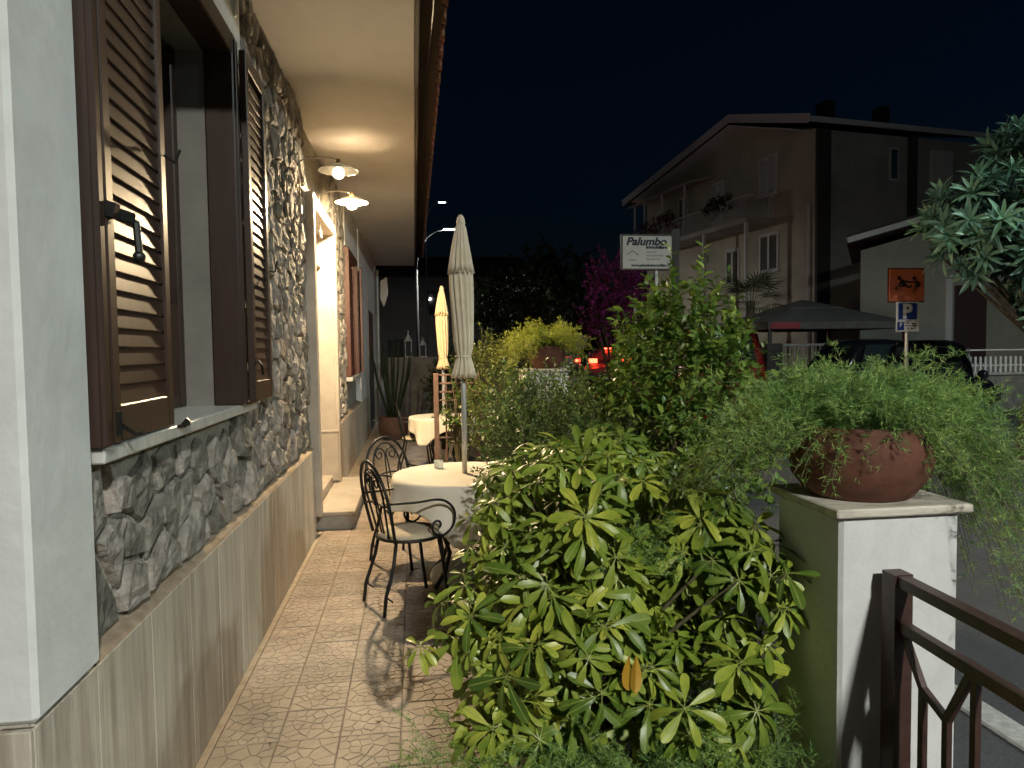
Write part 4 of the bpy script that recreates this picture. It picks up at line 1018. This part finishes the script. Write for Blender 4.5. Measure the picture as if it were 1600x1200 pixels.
# ---- annex right of the house
A = thing('annex_building', 'low pale annex with sloping dark roof right of the house', 'building', (16.5,20,-.03))
MB().add([(13.45,20,-.03),(23.5,20,-.03),(23.5,20,7.2),(13.45,20,4.45),(16.4,24,-.03),(28,24,-.03),(28,24,7.2),(16.4,24,4.45)], [(0,1,2,3),(7,6,5,4),(0,4,5,1),(1,5,6,2),(2,6,7,3),(3,7,4,0)]).build('wall', mat('annex_render', (.34,.32,.28), .9, (.40,.38,.33), 1.), A)
MB().add([(12.6,19.4,4.55),(24,19.4,7.68),(24,19.4,7.95),(12.6,19.4,4.82),(16.0,24.3,4.55),(28,24.3,7.68),(28,24.3,7.95),(16.0,24.3,4.82)], [(0,1,2,3),(7,6,5,4),(0,4,5,1),(1,5,6,2),(2,6,7,3),(3,7,4,0)]).build('roof', MATS['house_roof'], A)
MB().bar((12.6,19.37,4.66),(24,19.37,7.79),.05,.16).build('roof_edge', M_shut, A)
w_ = MB().bbox(16.6,17.7,19.96,20.02,1.0,3.4,.02).build('door', mat('annex_door', (.06,.035,.035), .7), A)
MB().bbox(16.3,16.5,19.95,20.01,.2,3.6,.01).build('door_post', M_shut, A)

# ---- walls and railings across the street
lw = thing('low_stone_wall', 'low rough stone wall carrying the white picket fence', 'wall', (15,15.2,-.03))
MB().bbox(11.2,22,15.2,15.55,-.03,.84,.02).build('wall', mat('rubble', (.16,.15,.13), .95, (.28,.26,.23), 5., bump=.8, bscale=8), lw)
MB().bbox(11.15,22,15.15,15.60,.842,.90,.01).build('coping', M_grey, lw)
pf = thing('picket_fence', 'white metal picket fence on the low stone wall', 'fence', (15,15.37,.9))
pm = MB().bbox(-.028,.028,-.012,.012,0,.66,.004).build('picket', M_white, pf); me = pm.data; pm.location = Vector((12.4,15.37,.95))-WL[pf.name]
for i in range(1,60): link('picket', me, pf, (12.4+i*.135,15.37,.95+.0))
for z in (1.05,1.42): MB().bbox(12.3,20.5,15.385,15.405,z,z+.035,.004).build('rail', M_white, pf)
# dark bar gate under the canopy
ga = thing('bar_gate', 'grey vertical bar gate below the dark canopy', 'gate', (9.2,15.7,-.03))
MB().bar((8.5,15.7,1.62),(11.0,15.7,1.62),.05,.05).build('top_rail', M_pipe, ga); MB().bar((8.5,15.7,.12),(11.0,15.7,.12),.05,.05).build('bottom_rail', M_pipe, ga)
b0_ = MB().bar((0,0,.12),(0,0,1.60),.022,.022).build('bar', M_pipe, ga); me = b0_.data; b0_.location = Vector((8.55,15.7,.86))-WL[ga.name]
for i in range(1,26): link('bar', me, ga, (8.55+i*.11,15.7,.86))
gp = MB().bbox(8.1,8.5,15.5,15.9,-.03,1.66,.02); tag(gp.build('gate_post', mat('dark_post', (.05,.045,.045), .9)), 'dark square post left of the bar gate', 'post')

# ---- gazebo canopy
G = thing('gazebo', 'dark grey square gazebo canopy with raised vent in front of the house', 'gazebo', (10.5,18.3,-.03))
def pyr(c, hx, hy, z0, z1, top, val):
    x, y = c; vs = [(x-hx,y-hy,z0),(x+hx,y-hy,z0),(x+hx,y+hy,z0),(x-hx,y+hy,z0),(x-top,y-top,z1),(x+top,y-top,z1),(x+top,y+top,z1),(x-top,y+top,z1)]
    vs += [(p[0],p[1],z0-val) for p in vs[:4]]
    return MB().add(vs, [(0,1,5,4),(1,2,6,5),(2,3,7,6),(3,0,4,7),(4,5,6,7),(8,9,1,0),(9,10,2,1),(10,11,3,2),(11,8,0,3)])
M_can = mat('grey_canvas', (.11,.11,.105), .9, (.15,.15,.145), 3.)
for nm, mb in (('canopy', pyr((10.7,18.5), 1.95, 1.8, 2.20, 2.66, .55, .18)), ('vent_cap', pyr((10.7,18.5), .75, .75, 2.62, 2.86, .05, .06))):
    o = mb.build(nm, M_can, G); md = o.modifiers.new('t','SOLIDIFY'); md.thickness = .01
for x in (8.85,12.55):
    for y in (16.8,20.2): MB().bar((x,y,-.03),(x,y,2.2),.08,.08).build('post', M_dkiron, G)
MB().box(8.80,9.6,16.68,16.69,2.03,2.19).build('valance', mat('red_valance', (.30,.05,.07), .8), G)

# ---- estate agent's sign
S_ = thing('estate_sign', 'white estate agent sign board reading Palumbo on a metal post', 'sign', (5.32,14.0,-.03))
x0, x1, z0, z1 = 4.20, 5.235, 3.20, 3.86
MB().bbox(x0,x1,13.97,14.03,z0,z1,.006).build('board', mat('sign_white', (.50,.53,.54), .6, (.55,.58,.58), 3.), S_)
fr = MB(); fr.bbox(x0-.03,x0-.001,13.95,14.05,z0-.03,z1+.03,.004); fr.bbox(x1+.001,x1+.03,13.95,14.05,z0-.03,z1+.03,.004); fr.bbox(x0,x1,13.951,14.049,z1+.001,z1+.03,.004); fr.bbox(x0,x1,13.951,14.049,z0-.03,z0-.001,.004); fr.build('frame', M_dkiron, S_)
MB().bar((5.33,14.0,-.03),(5.33,14.0,4.0),.11,.11).build('post', M_lpost, S_)
MB().bar((4.92,14.02,-.03),(4.92,14.02,3.17),.05,.05).build('prop', M_pipe, S_)
def sx(x, z): return Matrix.Translation((x0+x,13.966,z0+z)) @ Matrix.Rotation(math.pi/2,4,'X')
text_mesh('Palumbo', .215, sx(.07,.475) @ Matrix.Diagonal((1.12,1,1,1)), 'lettering', S_, M_ink, .28, .008)
text_mesh('Immobiliare', .085, sx(.49,.405) @ Matrix.Diagonal((1.08,1,1,1)), 'lettering', S_, M_ink, 0, .005)
text_mesh('www.palumboimmobiliare.it', .072, sx(.18,.045), 'lettering', S_, M_ink, 0, .003)
lg = MB(); lg.bar((x0+.09,13.966,z0+.28),(x0+.20,13.966,z0+.36),.006,.012); lg.bar((x0+.20,13.9661,z0+.36),(x0+.33,13.966,z0+.27),.006,.012)
for a, b in (((.11,.175),(.16,.165)),((.16,.165),(.20,.178)),((.20,.178),(.25,.164)),((.25,.164),(.29,.18))): lg.bar((x0+a[0],13.966,z0+a[1]),(x0+b[0],13.966,z0+b[1]),.006,.012)
lg.build('roof_logo', M_ink, S_)
fa = MB()
for k, (z, ws) in enumerate(((.315,(.02,.05,.05,.045)),(.245,(.06,.05,.06,.05,.07)),(.175,(.06,.03,.06,.02,.05)))):
    x = .50
    for w in ws: fa.box(x0+x, x0+x+w, 13.9655, 13.969, z0+z, z0+z+.032); x += w+.014
fa.build('small_print', mat('faint_print', (.30,.33,.34), .7), S_)

# ---- parking and children signs on one post
PS = thing('road_sign', 'blue P parking sign below an orange children warning sign on one post', 'sign', (7.86,10.4,-.03))
ys = 10.36
MB().tube([(7.80,10.4,-.20),(7.80,10.4,2.75)], .03, 10).build('post', M_pipe, PS)
MB().bbox(7.46,8.06,ys-.01,ys+.01,2.285,2.79,.008).build('orange_plate', mat('orange_plate', (.55,.13,.03), .6, (.50,.15,.10), 5.), PS)
MB().bbox(7.44,8.08,ys+.011,ys+.02,2.265,2.81,.006).build('orange_plate_rim', mat('rim_dark', (.10,.03,.02), .6), PS)
ki = MB(); F_ = ys-.014
def limb(a, b, w): ki.bar((7.46+a[0],F_,2.285+a[1]),(7.46+b[0],F_,2.285+b[1]),.006,w)
def head(c, r_): ki.prism([(7.46+c[0]+r_*math.cos(t*.524), 2.285+c[1]+r_*math.sin(t*.524)) for t in range(12)], F_-.003, F_+.003, 'y')
head((.16,.365), .032); limb((.19,.325),(.27,.245),.06); limb((.21,.32),(.345,.30),.024); limb((.19,.31),(.15,.25),.02); limb((.27,.25),(.33,.215),.03); limb((.33,.215),(.38,.245),.024); limb((.25,.24),(.16,.235),.026); limb((.105,.235),(.10,.175),.03)
head((.42,.36), .03); limb((.42,.325),(.44,.235),.06); limb((.41,.31),(.345,.295),.022); limb((.45,.31),(.50,.27),.022); limb((.43,.24),(.40,.13),.03); limb((.45,.24),(.51,.24),.028); limb((.51,.24),(.50,.29),.02)
ki.build('children_pictogram', mat('pictogram_black', (.012,.01,.01), .6), PS)
MB().bbox(7.585,7.975,ys-.01,ys+.01,1.80,2.275,.006).build('parking_plate', mat('plate_white', (.62,.63,.62), .5), PS)
MB().bbox(7.615,7.935,ys-.015,ys-.011,1.995,2.255,.002).build('blue_field', mat('sign_blue', (.01,.035,.22), .5), PS)
text_mesh('P', .31, Matrix.Translation((7.685,ys-.018,2.02)) @ Matrix.Rotation(math.pi/2,4,'X'), 'letter_p', PS, MATS['plate_white'], 0, .014)
MB().bbox(7.60,7.715,ys-.015,ys-.011,1.825,1.955,.002).build('small_blue_field', MATS['sign_blue'], PS)
text_mesh('P', .09, Matrix.Translation((7.635,ys-.018,1.88)) @ Matrix.Rotation(math.pi/2,4,'X'), 'small_letter_p', PS, MATS['plate_white'], 0, .003)
sp = MB()
for z, a, b in ((1.925,7.755,7.905),(1.89,7.74,7.94)): sp.box(a, (a+b)/2-.01, ys-.014, ys-.0105, z, z+.014); sp.box((a+b)/2+.01, b, ys-.014, ys-.0105, z, z+.014)
sp.box(7.83,7.88,ys-.014,ys-.0105,1.845,1.86); sp.prism([(7.765,1.84),(7.80,1.852),(7.772,1.872)], ys-.014, ys-.0105, 'y'); sp.build('small_print', M_ink, PS)

PS.scale = (.93,.93,.93); PS.location = (7.86*.93,10.4*.93,1.6-1.63*.93)
# ---- cars
def loft(secs, n=18):      # cross-sections along y: (y, half-width, z_low, z_high, squareness)
    V = []; F = []
    for y, w, a, b, k in secs:
        for j in range(n):
            t = 2*math.pi*j/n; c, s = math.cos(t), math.sin(t); e = 2/k
            V.append((math.copysign(abs(c)**e, c)*w, y, (a+b)/2+math.copysign(abs(s)**e, s)*(b-a)/2))
    R_ = len(secs)
    for i in range(R_-1):
        for j in range(n): F.append((i*n+j, i*n+(j+1)%n, (i+1)*n+(j+1)%n, (i+1)*n+j))
    F += [tuple(range(n-1,-1,-1)), tuple(range((R_-1)*n, R_*n))]
    return V, F
M_tyre = mat('tyre', (.02,.02,.02), .9); M_rim = mat('wheel_rim', (.35,.35,.36), .35, metal=.8)
M_red_on = mat('brake_light', (.8,.02,.01), .3, emit=(1,.03,.012), estr=13); M_red_off = mat('tail_lens', (.05,.006,.006), .2)
M_carglass = mat('car_glass', (.022,.032,.038), .05, spec=.8)
def car(label, loc, rz, paint, tall=1.5, L=4.1, Wd=1.74, lit=0, tz=None, group='cars on the street', van=False):
    o = thing('car', label, 'van' if van else 'car', (0,0,0), 0, group); hw = Wd/2; hl = L/2; belt = tall*.60
    if van: sec = [(-hl,hw*.90,.32,belt,5),(-hl+.06,hw*.97,.26,belt+.05,5),(0,hw,.24,belt+.05,5),(hl-.9,hw,.24,belt,5),(hl-.25,hw*.95,.26,belt*.85,4.5),(hl,hw*.82,.34,belt*.68,4)]
    else: sec = [(-hl,hw*.84,.36,belt*.92,4),(-hl+.18,hw*.95,.26,belt+.02,4.5),(-hl+.8,hw,.22,belt+.04,5),(0,hw,.22,belt+.03,5),(hl-1.1,hw*.99,.22,belt,5),(hl-.35,hw*.93,.25,belt*.86,4.5),(hl,hw*.78,.34,belt*.68,4)]
    V, F = loft(sec, 24); MB().add(V, F).build('body', paint, o, smooth=True)
    y0 = -hl+(.04 if van else .22); y1 = hl-(1.25 if not van else .95)
    zt = tall-.02; ra, rb = (y0+.12, y1-.55) if van else (y0+.42, y1-.72)
    V, F = loft([(y0-.02,hw*.88,belt-.25,belt+.03,4),((y0+ra)/2,hw*.84,belt-.25,(belt+zt)/2+.06,4),(ra,hw*.77,belt-.25,zt-.03,4),(ra+.35,hw*.77,belt-.25,zt,4),((ra+rb)/2,hw*.78,belt-.25,zt+.01,4),(rb-.2,hw*.77,belt-.25,zt-.02,4),(rb+.05,hw*.78,belt-.25,zt-.06,4),((rb+y1)/2,hw*.84,belt-.25,(belt+zt)/2+.02,4),(y1,hw*.90,belt-.25,belt+.0,4)], 28)
    MB().add(V, F).build('cabin', paint, o, smooth=True)
    MB().add([(-hw*.70,y0-.005,belt+.08),(hw*.70,y0-.005,belt+.08),(hw*.58,ra-.06,zt-.10),(-hw*.58,ra-.06,zt-.10)], [(0,1,2,3)]).build('rear_window', M_carglass, o)
    MB().add([(-hw*.72,y1+.01,belt+.06),(hw*.72,y1+.01,belt+.06),(hw*.60,rb+.12,zt-.12),(-hw*.60,rb+.12,zt-.12)], [(0,1,2,3)]).build('windscreen', M_carglass, o)
    for sx_ in (-1,1):
        ym = (ra+rb)/2+.1
        for (ya, yb, yc, yd) in ((ra-.05,ym-.05,ym-.05,ra+.12),(ym+.05,rb+.25,rb-.02,ym+.05)):
            MB().add([(sx_*hw*.872,ya,belt+.05),(sx_*hw*.872,yb,belt+.05),(sx_*hw*.790,yc,zt-.13),(sx_*hw*.790,yd,zt-.13)], [(0,1,2,3)]).build('side_window', M_carglass, o)
        MB().bar((sx_*hw*.885,y0+.1,belt+.02),(sx_*hw*.885,y1-.1,belt+.02),.012,.014).build('trim_strip', M_rim, o)
        for yy in (-hl+.75, hl-.80):
            w = MB().tube([(sx_*(hw-.20),yy,.31),(sx_*(hw+.005),yy,.31)], .31, 20).build('wheel', M_tyre, o); w2_ = MB().tube([(sx_*(hw+.0),yy,.31),(sx_*(hw+.012),yy,.31)], .20, 16).build('rim', M_rim, w)
        tl = tz or belt*.80; MB().bbox(sx_*hw*.70-.15,sx_*hw*.70+.15,-hl-.03,-hl+.16,tl-.08,tl+.08,.02).build('tail_light', M_red_on if lit else M_red_off, o)
        MB().bbox(sx_*hw*.64-.13,sx_*hw*.64+.13,hl-.10,hl-.005,belt*.55,belt*.68,.02).build('headlight', M_carglass, o)
        m_ = MB(); m_.sphere((sx_*(hw+.09),y1-.45,belt+.07), .085, 10, 8); m_.build('mirror', paint, o, smooth=True)
    if lit: MB().bbox(-.22,.22,ra-.12,ra-.04,zt-.05,zt+.01,.008).build('brake_light', M_red_on, o)
    MB().bbox(-.26,.26,-hl-.012,-hl+.05,.50,.61,.005).build('number_plate', M_white, o)
    o.location = loc; o.rotation_euler.z = rz; return o
M_blk = mat('black_car_paint', (.008,.010,.013), .16, coat=.7); M_redp = mat('red_van_paint', (.16,.008,.010), .35, coat=.4); M_gcar = mat('grey_car_paint', (.10,.10,.11), .25, coat=.6)
car('black parked car behind the fern, left of the parking sign', (10.42,14.18,-.03), rad(-88), M_blk, 1.78, 4.0, 1.66)
car('black parked car with pale roof glint, right of the parking sign', (8.98,11.46,-.03), rad(-37.5), M_blk, 1.71, 3.2, 1.50)
car('red van waiting in the road behind the tall shrub', (5.45,13.6,-.03), rad(-8), M_redp, 2.0, 4.4, 1.80, 0, van=True)
car('car with glowing red brake lights queueing ahead of the van', (7.45,27.0,-.03), rad(-12), M_gcar, 1.66, 4.2, 1.74, 1, 1.18)
car('distant car with small red tail lights, furthest in the queue', (9.6,44.0,-.03), rad(-12), M_gcar, 1.9, 4.2, 1.74, 1)
sb = thing('arrow_sign', 'small blue keep-right arrow sign by the queueing cars', 'sign', (6.0,25.5,-.03))
MB().tube([(6.0,25.5,-.03),(6.0,25.5,1.6)], .03, 8).build('post', M_pipe, sb); MB().lathe([(.001,0),(.28,0),(.28,.02),(.001,.02)], (0,0,0), 20, M=Matrix.Translation((6.0,25.47,1.85)) @ Matrix.Rotation(math.pi/2,4,'X')).build('disc', mat('arrow_blue', (.03,.08,.5), .5), sb)
MB().bar((5.85,25.44,1.95),(6.12,25.44,1.75),.01,.07).build('arrow', MATS['plate_white'], sb)

# ---- palm, bougainvillea, far trees and the dark building at the street's end
pa = thing('fan_palm', 'dark fan palm in front of the house wall', 'palm', (7.75,15.6,-.03)); r = random.Random(5)
MB().tube([(7.75,15.6,-.03),(7.72,15.6,1.4),(7.75,15.6,2.65)], [.12,.10,.09], 9).build('trunk', M_bark, pa, smooth=True)
def fan(seed):
    r = random.Random(seed); V = []; F = []
    for k in range(17):
        a = -1.75+3.5*k/16; c, s = math.sin(a), math.cos(a); b = len(V); w = .028
        V += [(0,0,0),(c*.4-s*w,s*.4+c*w,.02),(c,s,-.14+r.uniform(-.05,.03)),(c*.4+s*w,s*.4-c*w,.02)]; F.append((b,b+1,b+2,b+3))
    b = len(V); V += [(-.015,-.9,-.25),(.015,-.9,-.25),(.012,.02,0),(-.012,.02,0)]; F.append((b,b+1,b+2,b+3))
    me = bpy.data.meshes.new('fan_leaf'); me.from_pydata(V,[],F); me.materials.append(M_dark); me.update(); return me
FN = [fan(i) for i in range(3)]
for k in range(16):
    a = k*2.4; el = 1.1-1.5*k/16; d = Vector((math.cos(a)*math.cos(el), math.sin(a)*math.cos(el), math.sin(el)))
    o = link('fan_leaf', FN[k%3], pa, Vector((7.75,15.6,2.62))+d*.50); X_ = d.cross(Vector((0,0,1))).normalized(); Z_ = X_.cross(d)
    Mx = Matrix((X_, d, Z_)).transposed(); o.rotation_mode = 'QUATERNION'; o.rotation_quaternion = Mx.to_quaternion(); s = r.uniform(.48,.60); o.scale = (s,s,s)
twig_shrub('bougainvillea', 'dark magenta bougainvillea climbing beside the estate agent sign', 'bush', (5.9,20.4,-.03), [(5.9,20.4,3.3,.85,.9,1.15),(5.5,20.3,2.4,.6,.7,.8),(6.6,20.6,2.9,.8,.8,1.0)], 420, .35, 10, .10, leaf_small(.42), M_bract, 81)
twig_shrub('dark_tree', 'dark tree crown at the far end of the street', 'tree', (9.6,50,-.03), [(9.6,50,5.4,3.6,2.6,3.0),(6.8,50.5,4.6,2.5,2.2,2.2)], 420, 1.2, 9, .42, leaf_small(.4), M_dark, 82, mstem=M_bark)
twig_shrub('dark_tree', 'smaller dark tree left of the bougainvillea, far behind the fern', 'tree', (4.2,29,-.03), [(4.2,29,3.0,1.2,1.2,1.3)], 260, .6, 9, .22, leaf_small(.4), M_dark, 83, mstem=M_bark)
twig_shrub('dark_bush', 'dark bush filling the end of the terrace behind the lanterns', 'bush', (.9,15.6,.0), [(.95,15.6,.9,.6,.5,.85)], 200, .25, 10, .08, leaf_small(.4), M_dark, 84)
fb = thing('far_building', 'dim two storey building closing the far end of the street', 'building', (-1,62,-.03))
MB().bbox(-18,9.5,62,70,-.03,8.0,.02).build('wall', mat('far_render', (.20,.19,.18), .9, (.24,.23,.22), .8), fb)
MB().prism([(61.3,7.95),(70.5,7.95),(66,10.2)], -18.5, 10.0, 'x').build('roof', MATS['house_roof'], fb)
for x in (-12,-7,1.2,6.3):
    w_ = MB().bbox(x,x+1.6,61.93,62.02,4.6,6.8,.02).build('window', M_dshut, fb); MB().bbox(x+.15,x+1.45,61.90,61.95,4.75,6.65,.01).build('pane', M_glass, w_)
MB().bbox(-2.2,-.9,61.93,62.02,.0,2.6,.02).build('door', M_dshut, fb)
